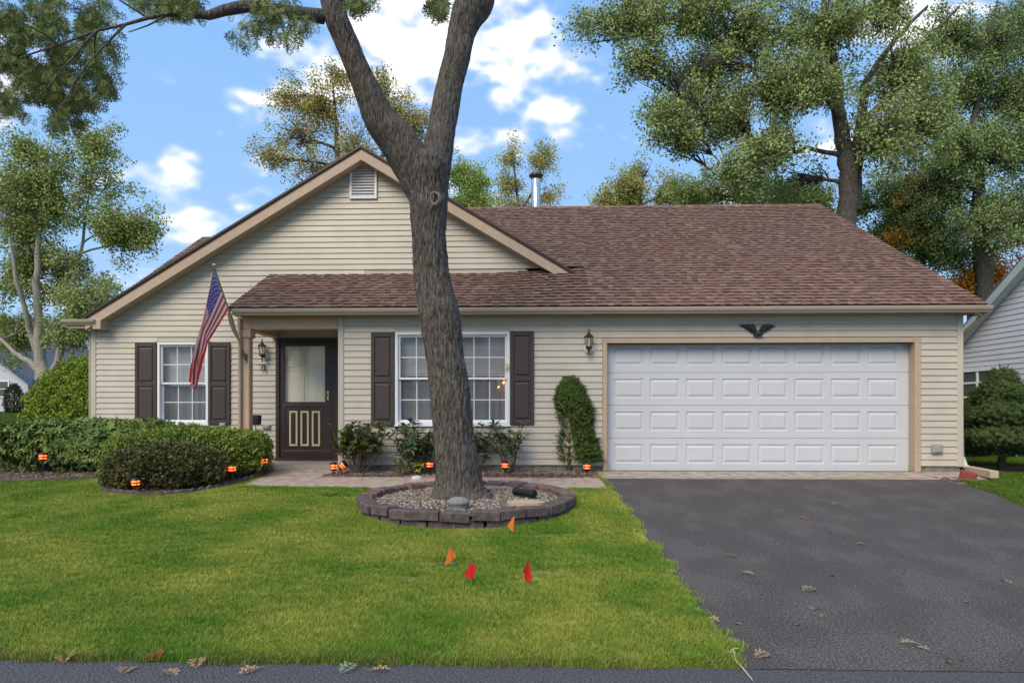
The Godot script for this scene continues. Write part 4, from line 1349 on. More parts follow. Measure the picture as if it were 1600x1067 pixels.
	tree("autumn_tree", "tree with orange autumn leaves glimpsed past the right roof edge", [[[foot, .25], [pt(1520, 480), .2], [pt(1525, 400), .1], [pt(1520, 340), .03]]],
		[blob(1545, 430, 30, 24, d, 18), blob(1505, 448, 22, 18, d, 8), blob(1465, 352, 20, 14, d, 4), blob(1390, 372, 20, 13, d, 5), blob(1580, 380, 30, 30, d, 7), blob(1430, 300, 40, 30, d, 7)],
		lf, Color(.50, .17, .022), Color(.60, .30, .045), M.bark, g, 9, .40, .04)
	d = 34.0
	TD = d
	foot = Vector3(at(1000, 450, d).x, gy(d), -d)
	tree("low_tree", "low yellow-green tree behind the middle of the roof ridge", [[[foot, .25], [pt(1000, 400), .2], [pt(1000, 320), .1], [pt(1005, 270), .03]]],
		[blob(985, 300, 42, 34, d, 20), blob(1010, 268, 22, 22, d, 7), blob(950, 315, 24, 16, d, 6), blob(1040, 305, 36, 32, d, 14)], lf, Color(0.276, 0.336, 0.117), Color(0.529, 0.470, 0.156), M.bark, g, 15, .42, .04)
	d = 32.0
	TD = d
	foot = Vector3(at(1180, 450, d).x, gy(d), -d)
	tree("low_tree", "rounded mid-green tree behind the ridge below the oak's branches", [[[foot, .3], [pt(1180, 400), .24], [pt(1180, 320), .12], [pt(1175, 270), .04]]],
		[blob(1100, 300, 45, 34, d, 17), blob(1160, 300, 50, 36, d, 20), blob(1220, 310, 50, 32, d, 18), blob(1070, 310, 30, 24, d, 9), blob(1280, 310, 45, 30, d, 14)], lf, Color(0.267, 0.357, 0.118), Color(0.437, 0.493, 0.173), M.bark, g, 18, .44, .04)
	# a tree line far off closes the gaps low on the left and right
	d = 62.0
	TD = d
	for k in [[-40, 520, 90], [100, 545, 70], [200, 560, 60], [1620, 520, 110]]:
		foot = Vector3(at(k[0], 640, d).x, gy(d), -d)
		tree("distant_tree", ["round dark tree far behind the blue-trimmed house", "round dark tree far behind the blue-trimmed house", "round dark tree far behind the blue-trimmed house", "round dark tree far behind the white-sided house"][0 if k[0] < 800 else 3],
			[[[foot, .35], [pt(k[0], 600), .3], [pt(k[0], k[1]), .12]]], [blob(k[0], k[1], k[2], 60, d, 30), blob(k[0] + 30, k[1] + 40, k[2], 40, d, 22)], lf, Color(0.173, 0.245, 0.096), Color(0.310, 0.348, 0.137), M.bark, "distant trees", 14, .9, .06)

# ---------------------------------------------------------------- shrubs
func hedge(called: String, label: String, c: Vector3, h: Vector3, expo: float, leaf: Mesh, m: Material, n: int, a: Color, b: Color, rough := .06, open_base := .0, bend := 0.0) -> Node3D:
	# leaves through the outer shell of a rounded box
	var t := thing(called, label, "shrub", Vector3(c.x, gy(-c.z), c.z), "shrubs in the beds along the house")
	var nz := noise(2.6, int(absf(c.x) * 100), 3)
	var xf := []
	var cols := []
	var st := MB.new()
	for i in int(14 * h.x + 6):
		var p := Vector3(c.x + rf(-.8, .8) * h.x, gy(-c.z), c.z + rf(-.5, .5) * h.z)
		limb(st, p + Vector3(0, -.03, 0), Vector3(p.x + rf(-.2, .2), c.y + rf(-.1, .6) * h.y, p.z + rf(-.2, .2)), .012, .005, .06, 5, 5)
	for i in n:
		var v := Vector3(rng.randfn(0, 1), rng.randfn(0, 1), rng.randfn(0, 1)).normalized()
		var k := pow(pow(absf(v.x), expo) + pow(absf(v.y), expo) + pow(absf(v.z), expo), -1.0 / expo)
		var p := v * k
		if rng.randf() < .35: p = Vector3(p.x, absf(p.y), p.z)
		var deep := 1.0 - .30 * pow(rng.randf(), 2.0)
		var o := Vector3(p.x * h.x, p.y * h.y, p.z * h.z) * deep
		o += o.normalized() * nz.get_noise_3dv(c + o) * rough * 2.0
		if o.y < -h.y * .55 and rng.randf() < open_base: continue
		if o.x < 0.0: o.y += bend * 1.6 * o.x * o.x
		var q := c + o
		if q.y < gy(-q.z) + .02: continue
		var dir := v + rv(.75) + Vector3(0, .35, 0)
		xf.append(Transform3D(turn_to(dir, rf(0, TAU)) * rf(.7, 1.2), q))
		cols.append(tint(a, b, .22))
	part("stems", st.mesh(), M.stem, t)
	scatter("foliage", leaf, m, xf, cols, t).set_meta("kind", "stuff")
	return t

func whorl(n: int, l: float, w: float) -> ArrayMesh:   # leaves that spread from a stem tip
	var mb := MB.new()
	var ar := leaf_simple(l, w, .16).surface_get_arrays(0)
	var vs: PackedVector3Array = ar[Mesh.ARRAY_VERTEX]
	var ns: PackedVector3Array = ar[Mesh.ARRAY_NORMAL]
	var ii: PackedInt32Array = ar[Mesh.ARRAY_INDEX]
	for i in n:
		var a := TAU * i / n + rf(-.25, .25)
		var up := rf(-.15, .75)
		var dir := Vector3(cos(a), up, sin(a)).normalized()
		var x := dir.cross(Vector3.UP).normalized()
		var b := Basis(x, dir, x.cross(dir)) * rf(.75, 1.15)
		var k := mb.v.size()
		var t := rf(.8, 1.2)
		for j in vs.size():
			mb.v.append(b * vs[j]); mb.n.append((b * ns[j]).normalized()); mb.c.append(Color(t, t, t))
		for j in ii: mb.ix.append(k + j)
	return mb.mesh()

func bushy(called: String, label: String, base: Vector3, h: float, w: float, stems: int, leaf: Mesh, a: Color, b: Color, low := .35, forks := 4, extra := 1) -> Node3D:   # open shrub: stems that fork, whorls at their tips
	var t := thing(called, label, "shrub", base, "shrubs in the beds along the house")
	var st := MB.new()
	var xf := []
	var cols := []
	for i in stems:
		var a0 := TAU * i / stems + rf(-.3, .3)
		var rr := w * rf(.25, 1.0)
		var top := base + Vector3(cos(a0) * rr, h * rf(.6, 1.0), sin(a0) * rr * .55)
		var path := limb(st, base + Vector3(cos(a0) * .05, -.02, sin(a0) * .05), top, .011, .005, .10, 6, 5)
		for k in forks:
			var f: Vector3 = path[rng.randi_range(2, 5)]
			var e := f + Vector3(rf(-1, 1) * w * .42, rf(.02, .22) * h, rf(-1, 1) * w * .3)
			if e.y < base.y + h * low: e.y = base.y + h * rf(low, low + .3)
			limb(st, f, e, .006, .003, .03, 4, 4)
			for j in extra:
				xf.append(Transform3D(turn_to(e - f + Vector3(0, .25, 0) + rv(.1), rf(0, TAU)) * rf(.75, 1.15), e + rv(.05) * (1.0 if j else 0.0)))
				cols.append(tint(a, b, .25))
		xf.append(Transform3D(turn_to(Vector3(rf(-.3, .3), 1, rf(-.3, .3)), rf(0, TAU)), top))
		cols.append(tint(a, b, .25))
	part("stems", st.mesh(), M.stem, t)
	scatter("foliage", leaf, M.waxy, xf, cols, t).set_meta("kind", "stuff")
	return t

func needles(n: int, l: float, r: float) -> ArrayMesh:   # a short twig with needles
	var mb := MB.new()
	for i in n:
		var f := i / float(n)
		var a := i * 2.4
		var p := Vector3(0, f * l, 0)
		var d := Vector3(cos(a), .9, sin(a)).normalized() * r * (1.1 - .5 * f)
		var s := Vector3(-sin(a), 0, cos(a)) * r * .09
		mb.tri(p - s, p + s, p + d)
	mb.tube([Vector3.ZERO, Vector3(0, l, 0)], [.0025, .001], 3, false)
	return mb.mesh()

func conifer(called: String, label: String, base: Vector3, rows: Array, m_len: float, n: int, a: Color, b: Color, bare_left := 0.0, tiers := 0.0) -> Node3D:
	# rows: [height, left radius, right radius]
	var t := thing(called, label, "shrub", base, "shrubs in the beds along the house")
	var st := MB.new()
	var top: float = rows[-1][0]
	st.tube([base + Vector3(0, -.04, 0), base + Vector3(.01, top * .4, 0), base + Vector3(0, top * .93, 0)], [.042 * top, .026 * top, .006], 10)
	var xf := []
	var cols := []
	var nz := noise(4.5, 77, 3)
	for i in n:
		var y: float = top * pow(rng.randf(), 1.15)
		var l := 0.0
		var r := 0.0
		for k in rows.size() - 1:
			if y >= rows[k][0] and y <= rows[k + 1][0]:
				var f: float = (y - rows[k][0]) / (rows[k + 1][0] - rows[k][0])
				l = lerpf(rows[k][1], rows[k + 1][1], f)
				r = lerpf(rows[k][2], rows[k + 1][2], f)
		if y < rows[0][0]: continue
		var g := rf(0, TAU)
		var rad := lerpf(l, r, .5 + .5 * cos(g))
		if tiers > 0.0: rad *= .80 + .20 * sin(y * tiers + sin(g * 2.0) * .8)
		var o := Vector3(cos(g), 0, sin(g))
		var q := base + Vector3(0, y, 0) + o * rad * (1.0 - .32 * pow(rng.randf(), 1.6))
		q += o * nz.get_noise_3dv(q * 1.6) * .09
		if bare_left > 0.0 and o.x < .45 - .45 * y and y < bare_left and rng.randf() < .95: continue
		xf.append(Transform3D(turn_to(o + Vector3(0, .35, 0) + rv(.5), rf(0, TAU)) * rf(.7, 1.25), q))
		cols.append(tint(a, b, .25))
	var count := int(top * 34)
	for i in count:
		var y := top * rf(.06, .85)
		var g := rf(0, TAU)
		var l := .3 * (1.0 - y / top) + .08
		if bare_left > 0.0 and i % 2 == 0:
			g = PI + rf(-1.0, 1.0)
			l = rf(.18, .34) * (1.0 - .5 * y / top)
		var p := base + Vector3(0, y, 0)
		limb(st, p, p + Vector3(cos(g) * l, l * rf(.2, .9), sin(g) * l), .006, .002, .02, 4, 4)
	part("trunk", st.mesh(), M.stem, t)
	scatter("foliage", needles(26, m_len, m_len * .42), M.needle, xf, cols, t).set_meta("kind", "stuff")
	return t

func make_shrubs() -> void:
	var small := leaf_simple(.034, .022)
	var tiny := sprig(7, .05, .050, .028)
	var broad := whorl(7, .088, .036)
	var fan := sprig(14, .08, .11, .030)
	var p := at(150, 690, 10.55)
	hedge("broadleaf_hedge", "loose dark broad-leaved hedge under the left corner of the house", Vector3(at(145, 700, 10.75).x, .41, -10.75), Vector3(1.46, .40, .50), 6.0, broad, M.waxy, 5200, Color(.095, .150, .042), Color(.20, .27, .075), .035, .75)
	hedge("clipped_hedge", "long clipped bright green hedge below the left window", Vector3(at(292, 700, 10.1).x, .34, -10.1), Vector3(1.26, .36, .50), 3.8, tiny, M.leaf, 8500, Color(.16, .245, .05), Color(.30, .375, .085), .05, .6, -.07)
	hedge("olive_shrub", "low dull olive shrub in front of the clipped hedge", Vector3(at(258, 730, 9.25).x, .20, -9.25), Vector3(.84, .30, .44), 2.8, tiny, M.leaf, 5200, Color(.085, .100, .045), Color(.18, .18, .075), .06, .3, -.05)
	var dome := hedge("dome_shrub", "large bright yellow-green dome shrub behind the left house corner", Vector3(at(152, 690, 13.6).x, .55, -13.6), Vector3(1.33, 1.52, 1.1), 2.1, fan, M.leaf, 6200, Color(.15, .225, .034), Color(.27, .35, .060), .10, 0.0)
	dome.set_meta("group", "")
	dome.remove_meta("group")
	var azalea := whorl(7, .075, .028)
	var rhodo := whorl(8, .135, .042)
	bushy("azalea_bush", "twiggy small-leaved bush right of the front door", gnd(560, 741), .80, .44, 18, azalea, Color(.085, .125, .038), Color(.165, .20, .055), .42, 11, 3)
	bushy("rhododendron", "leggy broad-leaved rhododendron left of the forked trunk", gnd(650, 741) + Vector3(0, 0, 0), .80, .50, 13, rhodo, Color(.055, .095, .036), Color(.105, .15, .056), .22, 7, 1)
	bushy("rhododendron", "few-leaved rhododendron half hidden behind the forked trunk", gnd(742, 740), .78, .28, 7, rhodo, Color(.055, .095, .036), Color(.105, .15, .056), .3, 5, 1)
	bushy("rhododendron", "sparse open rhododendron right of the forked trunk", gnd(795, 741), .80, .40, 8, rhodo, Color(.060, .10, .038), Color(.12, .165, .06), .3, 4, 1)
	bushy("seedling", "small pale yellow-green seedling in the mulch below the window", gnd(652, 744), .26, .10, 4, azalea, Color(.16, .22, .03), Color(.30, .30, .04), .3, 3, 1)
	bushy("seedling", "short light green seedling beside the twiggy bush", gnd(622, 744), .24, .12, 4, azalea, Color(.11, .17, .03), Color(.18, .24, .05), .3, 3, 1)
	var cb := gnd(889, 737)
	conifer("dwarf_spruce", "narrow dwarf spruce left of the garage door, bare on one side", cb, [[.17, .08, .47], [.30, .10, .47], [.57, .12, .33], [.80, .12, .32], [1.0, .12, .30], [1.18, .12, .23], [1.36, .08, .14], [1.46, .03, .05], [1.50, .01, .01]], .11, 11000, Color(.070, .115, .026), Color(.13, .185, .044), 1.0)
	var sb := Vector3(at(1566, 740, 11.2).x, 0, -11.2)
	conifer("spruce_bush", "wide layered dark spruce bush at the garage corner", sb, [[.26, .55, .75], [.42, .80, .85], [.60, .86, .92], [.88, .62, .68], [1.15, .40, .44], [1.38, .22, .24], [1.58, .05, .05], [1.62, .01, .01]], .13, 9000, Color(.062, .105, .038), Color(.12, .165, .055), 0.0, 16.0)
	# beside the far house
	var fb := at(21, 636, 36.6)
	conifer("cone_evergreen", "cone-shaped evergreen against the blue-trimmed house", Vector3(fb.x, gy(36.6), fb.z), [[.05, .30, .30], [.5, .42, .42], [1.0, .38, .38], [1.4, .22, .22], [1.62, .04, .04]], .16, 1400, Color(.03, .055, .025), Color(.05, .08, .035))
	hedge("low_shrub", "low round green shrub along the white-sided neighbour house", Vector3(at(1500, 640, 14.0).x, .55, -14.0), Vector3(.5, .55, .7), 2.2, tiny, M.leaf, 1800, Color(.045, .075, .025), Color(.08, .11, .035))

# ---------------------------------------------------------------- block ring round the tree
func ring_top(d: float) -> float: return -.045 + (d - 6.87) * .016

func make_ring() -> void:
	var t := thing("tree_ring", "low two-course ring of brown concrete blocks filled with gravel round the tree", "planter", Vector3(RING.x, gy(RING.y), -RING.y))
	var n := 26
	for course in 2:
		for i in n:
			var a := TAU * (i + .5 * course) / n + rf(-.012, .012)
			var o := Vector3(sin(a), 0, cos(a))   # a = 0 points to the camera
			var d := RING.y - cos(a) * RING_R
			var r := RING_R + (.03 if course == 0 else .0) + rf(-.012, .012)
			var w := TAU * r / n - rf(.012, .03)
			var top := ring_top(d) - course * .105 + rf(-.008, .008)
			if course == 1 and top - .1 < gy(d) - .12: continue
			var mb := MB.new()
			var side := Vector3(cos(a), 0, -sin(a))
			var c := Vector3(RING.x, top - .05, -RING.y) + o * (r - .09)
			var back := w * rf(.72, .8)
			var ph := []
			var tl := rf(-.01, .01)
			# tapered block with a chipped front edge
			for y in [-.05, .05]:
				ph.append([c + o * .09 + side * -w * .5 + Vector3(0, y + tl, 0), c + o * .09 + side * w * .5 + Vector3(0, y - tl, 0), c - o * .09 + side * back * .5 + Vector3(0, y - tl, 0), c - o * .09 - side * back * .5 + Vector3(0, y + tl, 0)])
			block(mb, ph[0], ph[1], .012)
			part("block", mb.mesh(), M.block_red if cos(a) < .1 else M.block, t)
	# gravel
	var bed := MB.new()
	for i in 40:
		var a := TAU * i / 40
		var b := TAU * (i + 1) / 40
		var r := RING_R - .16
		var m := Vector3(RING.x, ring_top(RING.y) - .045, -RING.y)
		var pa := Vector3(RING.x + sin(a) * r, ring_top(RING.y - cos(a) * r) - .075, -RING.y + cos(a) * r)
		var pb := Vector3(RING.x + sin(b) * r, ring_top(RING.y - cos(b) * r) - .075, -RING.y + cos(b) * r)
		bed.tri(m, pa, pb)
	bed.smooth()
	part("soil_fill", bed.mesh(), M.mulch, t)
	var xf := []
	var cols := []
	while xf.size() < 5200:
		var q := Vector2(rf(-1, 1), rf(-1, 1))
		if q.length() > 1.0: continue
		q *= RING_R - .13
		if q.length() < .25: continue
		var y := lerpf(ring_top(RING.y) - .043, ring_top(RING.y + q.y) - .073, q.length() / (RING_R - .16))
		xf.append(Transform3D(turn_to(rv(1), 0).scaled(Vector3(rf(.7, 1.4), rf(.6, 1), rf(.7, 1.3)) * rf(.7, 1.25)), Vector3(RING.x + q.x, y + rf(0, .008), -RING.y - q.y)))
		var g := rf(.08, .36)
		cols.append(Color(g * rf(1.03, 1.2), g, g * rf(.75, .92)) if rng.randf() < .8 else Color(.17, .095, .06))
	var gv := scatter("gravel", pebble(.014), M.pebble, xf, cols, self)
	gv.set_meta("kind", "stuff")
	tag(gv, "grey and white gravel filling the tree ring", "gravel")
	# grey cap stone, dark tube, tan stone
	var rk := MB.new()
	var rc := at(716, 783, 7.45)
	rc.y = ring_top(7.45) - .06
	rk.lathe(rc, [[.115, 0.0], [.118, .05], [.128, .055], [.122, .085], [.085, .118], [.04, .130], [0.0, .132]], 24, Basis().scaled(Vector3(1, 1, .8)))
	rk.smooth()
	var r1 := part("domed_stone", rk.mesh(), M.rock, self)
	tag(r1, "round grey domed stone in gravel at the foot of the trunk", "stone")
	var tb := MB.new()
	var ta := at(806, 769, 8.35)
	var tc := at(834, 774, 8.15)
	ta.y = ring_top(8.35) + .01
	tc.y = ring_top(8.15) + .005
	var ty: Vector3 = (tc - ta)
	tb.tube([ta - ty * .06, ta, ta + ty * .08, ta + ty * .1, tc - ty * .1, tc - ty * .08, tc, tc + ty * .06], [.05, .056, .056, .044, .044, .054, .054, .045], 14)
	var tt := part("garden_spotlight", tb.mesh(), M.eagle, self)
	tag(tt, "dark green plastic tube lying on gravel inside the block ring", "light fixture")
	var st := MB.new()
	var sc := at(822, 786, 7.75)
	var sy := ring_top(7.75) - .052
	var pts := []
	for i in 14:
		var a := TAU * i / 14
		pts.append(Vector3(sc.x + cos(a) * .21 * (1 + .1 * sin(2 * a + 1)), sy, sc.z + sin(a) * .16 * (1 + .12 * sin(3 * a))))
	for i in 14:
		var j := (i + 1) % 14
		st.tri(Vector3(sc.x, sy + .032, sc.z), pts[j] + Vector3(0, .026, 0), pts[i] + Vector3(0, .026, 0))
		st.oquad(pts[i] + Vector3(0, -.03, 0), pts[j] + Vector3(0, -.03, 0), pts[j] + Vector3(0, .026, 0), pts[i] + Vector3(0, .026, 0), Vector3(sc.x, sy, sc.z))
	var s3 := part("flat_stone", st.mesh(), M.tan_stone, self)
	tag(s3, "flat tan stone lying in the gravel inside the block ring", "stone")

func block(mb: MB, lo: Array, hi: Array, ch: float) -> void:   # hexahedron with a chamfered top rim
	var mid := Vector3.ZERO
	for p in lo: mid += p / 8.0
	for p in hi: mid += p / 8.0
	var cen: Vector3 = (hi[0] + hi[1] + hi[2] + hi[3]) / 4.0
	var inn := []
	var rim := []
	for p in hi:
		inn.append(p + (cen - p).normalized() * ch * 1.6 + Vector3(0, rf(-.002, .002), 0))
		rim.append(p - Vector3(0, ch * rf(.7, 1.3), 0))
	mb.oquad(inn[0], inn[1], inn[2], inn[3], mid)
	mb.oquad(lo[0], lo[1], lo[2], lo[3], mid)
	for i in 4:
		var j := (i + 1) % 4
		mb.oquad(lo[i], lo[j], rim[j], rim[i], mid)
		mb.oquad(rim[i], rim[j], inn[j], inn[i], mid)

func pebble(r: float) -> ArrayMesh:
	var mb := MB.new()
	var p := []
	for k in [[1, 0, 0], [-1, 0, 0], [0, 1, 0], [0, -1, 0], [0, 0, 1], [0, 0, -1]]:
		p.append(Vector3(k[0], k[1] * .75, k[2]) * r * rf(.8, 1.15))
	for sx in [0, 1]:
		for sy in [2, 3]:
			for sz in [4, 5]:
				var a: Vector3 = p[sx]
				var b: Vector3 = p[sy]
				var c: Vector3 = p[sz]
				var m := (a + b + c).normalized() * r * .82
				for e in [[a, b], [b, c], [c, a]]:
					if (e[1] - e[0]).cross(m - e[0]).dot(m) < 0.0: mb.tri(e[1], e[0], m)
					else: mb.tri(e[0], e[1], m)
	return mb.mesh()

func edging(called: String, label: String, path: PackedVector2Array, m: Material, scallop: bool) -> void:   # a row of low edging pieces along a path
	var t := thing(called, label, "garden edging", Vector3(path[0].x, gy(path[0].y), -path[0].y))
	var step := .145 if scallop else .30
	for i in path.size() - 1:
		var a := path[i]
		var b := path[i + 1]
		var n := maxi(1, int(a.distance_to(b) / step + .5))
		for k in n:
			var p := a.lerp(b, k / float(n))
			var q := a.lerp(b, (k + 1) / float(n))
			var y := gy((p.y + q.y) * .5) - .02
			var e := Vector3(q.x - p.x, 0, -q.y + p.y)
			var l := e.length()
			var nrm := e.normalized().cross(Vector3.UP) * .024
			var o := Vector3(p.x, y, -p.y)
			var mb := MB.new()
			var h0 := .060 + rf(-.005, .006)
			var top := []
			for j in 7:
				var f := j / 6.0
				top.append([o + e * (.015 + .97 * f), h0 + (.034 * sin(f * PI) if scallop else .012 * rng.randf())])
			for j in 6:
				var u0: Vector3 = top[j][0]
				var u1: Vector3 = top[j + 1][0]
				var y0 := Vector3(0, top[j][1], 0)
				var y1 := Vector3(0, top[j + 1][1], 0)
				var mid := (u0 + u1) * .5 + y0 * .5
				mb.oquad(u0 + nrm, u1 + nrm, u1 + nrm + y1, u0 + nrm + y0, mid)
				mb.oquad(u0 - nrm, u1 - nrm, u1 - nrm + y1, u0 - nrm + y0, mid)
				mb.oquad(u0 + nrm + y0, u1 + nrm + y1, u1 - nrm + y1, u0 - nrm + y0, mid)
			for j in [0, 6]:
				var u0: Vector3 = top[j][0]
				var y0 := Vector3(0, top[j][1], 0)
				mb.oquad(u0 + nrm, u0 - nrm, u0 - nrm + y0, u0 + nrm + y0, o + e * .5)
			if l > .01: part("edging_block", mb.mesh(), m, t)

func make_beds() -> void:
	edging("bed_edging", "straight dark edging along the walkway beside the front door", px([[505, 745], [600, 746], [640, 746]]), M.block, false)
	edging("bed_edging", "scalloped reddish edging along the walkway towards the garage", px([[755, 746], [840, 747], [926, 747]]), M.edging, true)
	edging("bed_edging", "scalloped grey edging curving round the olive shrub", px([[154, 768], [180, 773], [215, 776], [255, 776], [295, 772], [335, 765], [370, 757], [400, 748], [424, 737]]), M.block, true)
	edging("bed_edging", "dark grey edging in front of the broad-leaved hedge", px([[-60, 756], [0, 755], [70, 753], [150, 749]]), M.block, false)
	# loose stones and bark in the beds
	var xf := []
	var cols := []
	for k in [[P_bed_right, 5200], [P_bed_left, 5200]]:
		var poly: PackedVector2Array = k[0]
		var lo := Vector2(1e9, 1e9)
		var hi := -lo
		for p in poly:
			lo = Vector2(minf(lo.x, p.x), minf(lo.y, p.y))
			hi = Vector2(maxf(hi.x, p.x), maxf(hi.y, p.y))
		var made := 0
		while made < k[1]:
			var q := Vector2(rf(lo.x, hi.x), rf(lo.y, hi.y))
			made += 1
			if not Geometry2D.is_point_in_polygon(q, poly): continue
			xf.append(Transform3D(turn_to(rv(1), 0).scaled(Vector3(rf(.6, 1.5), rf(.4, .9), rf(.6, 1.4)) * rf(.7, 1.3)), Vector3(q.x, gy(q.y) + .016, -q.y)))
			if rng.randf() < .55:
				var g := rf(.12, .34)
				cols.append(Color(g * 1.06, g, g * .9))
			else: cols.append(tint(Color(.07, .035, .02), Color(.21, .085, .045), .3))
	var o := scatter("bed_stones", pebble(.014), M.pebble, xf, cols, self)
	o.set_meta("kind", "stuff")
	tag(o, "loose stones and bark chips lying in the planting beds", "mulch")

# ---------------------------------------------------------------- lawn
func tuft(n: int, r: float, h: float) -> ArrayMesh:
	var mb := MB.new()
	for i in n:
		var a := rf(0, TAU)
		var p := Vector3(cos(a), 0, sin(a)) * r * sqrt(rng.randf())
		var l := h * rf(.55, 1.15)
		var g := rf(0, TAU)
		var lean := Vector3(cos(g), 0, sin(g)) * l * rf(.2, 1.15)
		var s := Vector3(-sin(g), 0, cos(g)) * rf(.0013, .0024)
		var k := rf(.75, 1.25)
		mb.col = Color(k * rf(.9, 1.2), k, k * rf(.8, 1.1))
		if rng.randf() < .13: mb.col = Color(2.2, 1.35, 2.4) * k
		var m := p + lean * .35 + Vector3(0, l * .6, 0)
		var t := p + lean + Vector3(0, l * .93, 0)
		mb.quad(p - s, p + s, m + s * .8, m - s * .8)
		mb.tri(m - s * .8, m + s * .8, t)
	return mb.mesh()

func make_grass() -> void:
	var nz := noise(.55, 5, 4)
	var nf := noise(1.6, 6, 3)
	var xf := []
	var cols := []
	var blocks := [P_drive, P_walk, P_bed_left, P_bed_right, P_apron]
	var bare := [[.0, .0, .0]]
	bare.clear()
	for k in [[574, 770, .32, .20], [690, 882, .28, .14], [845, 897, .24, .16], [640, 906, .20, .08], [868, 838, .32, .10], [830, 840, .25, .07], [520, 778, .25, .10], [1010, 838, .1, .28]]:
		var q := gnd(k[0], k[1])
		bare.append([Vector2(q.x, -q.z), k[2], k[3]])
	# front lawn
	var total := 86000
	for i in total:
		var d := lerpf(3.80, 10.5, pow(rng.randf(), 1.15))
		var half := d * .80 + .3
		var x := rf(-half - d * .06 - 2.4, minf(half, 2.2))
		var p := Vector2(x, d)
		if p.distance_to(RING) < RING_R + .03: continue
		if d < 3.83 + .05 * nf.get_noise_2d(x * 2.0, 9.0): continue
		if x > 1.19 and d < 4.0: continue
		var hit := false
		for b in blocks:
			if Geometry2D.is_point_in_polygon(p + Vector2(nf.get_noise_2d(x * 5.0, d * 5.0), 0) * (.14 if b == P_drive else .03), b): hit = true
		if hit: continue
		var k := 1.0
		for b in bare:
			var e: Vector2 = p - b[0]
			var q := Vector2(e.x / b[1], e.y / b[2]).length() + nf.get_noise_2d(x * 4.0, d * 4.0) * .9
			if q < 1.25: k = minf(k, q - .25)
		if rng.randf() > k + .05: continue
		var yel := clampf(nz.get_noise_2d(x, d) * .9 + .42 + nf.get_noise_2d(x, d) * .5, 0.0, 1.0)
		var c := Color(.142, .264, .034).lerp(Color(.365, .398, .078), yel)
		var v := rf(.8, 1.2)
		var edge := d < 3.86 + .09 * nf.get_noise_2d(x * 3.0, 1.0)
		var s := rf(.8, 1.25) * (.95 if edge else 1.0) * (.6 if k < .6 else 1.0)
		if edge and rng.randf() < .35: c = Color(.26, .20, .10)
		xf.append(Transform3D(Basis(Vector3.UP, rf(0, TAU)) * Basis(Vector3.RIGHT, rf(-.12, .12)) * Basis.from_scale(Vector3(1.0, s, 1.0)), Vector3(x, gy(d) - .006, -d)))
		cols.append(Color(c.r * v, c.g * v, c.b * v))
	# right strip and the ground beyond the house
	var right := 0
	while right < 12000:
		var d := rf(5.4, 16.0)
		var x := rf(5.0, 10.1)
		right += 1
		var p := Vector2(x, d)
		if Geometry2D.is_point_in_polygon(p, P_drive) or Geometry2D.is_point_in_polygon(p, P_apron): continue
		if Vector2((x - 8.0) / 1.2, (d - 11.25) / .75).length() < 1.0 or (x < 7.0 and d > 9.9): continue
		var v := rf(.8, 1.2)
		xf.append(Transform3D(Basis(Vector3.UP, rf(0, TAU)) * Basis.from_scale(Vector3(1.3, rf(1.0, 1.6), 1.3)), Vector3(x, gy(d) - .006, -d)))
		cols.append(Color(.10 * v, .18 * v, .025 * v))
	for i in 26000:
		var d := lerpf(9.6, 44.0, pow(rng.randf(), 1.5))
		var x := -d * rf(.62, 1.02) - .2
		if d < 12.6 and x > -9.0: continue
		if d < 11.0 and Geometry2D.is_point_in_polygon(Vector2(x, d), P_bed_left): continue
		if d > 15.1 and d < 16.7: continue
		var v := rf(.8, 1.2)
		var s := 1.0 + d * .06
		xf.append(Transform3D(Basis(Vector3.UP, rf(0, TAU)) * Basis.from_scale(Vector3(s, rf(.9, 1.4) * (1.0 + d * .012), s)), Vector3(x, gy(d) - .006, -d)))
		cols.append(Color(.095 * v, .165 * v, .030 * v))
	var o := scatter("grass", tuft(40, .062, .044), M.grass, xf, cols, self)
	o.set_meta("kind", "stuff")
	tag(o, "short mown green and yellowish lawn grass", "grass")

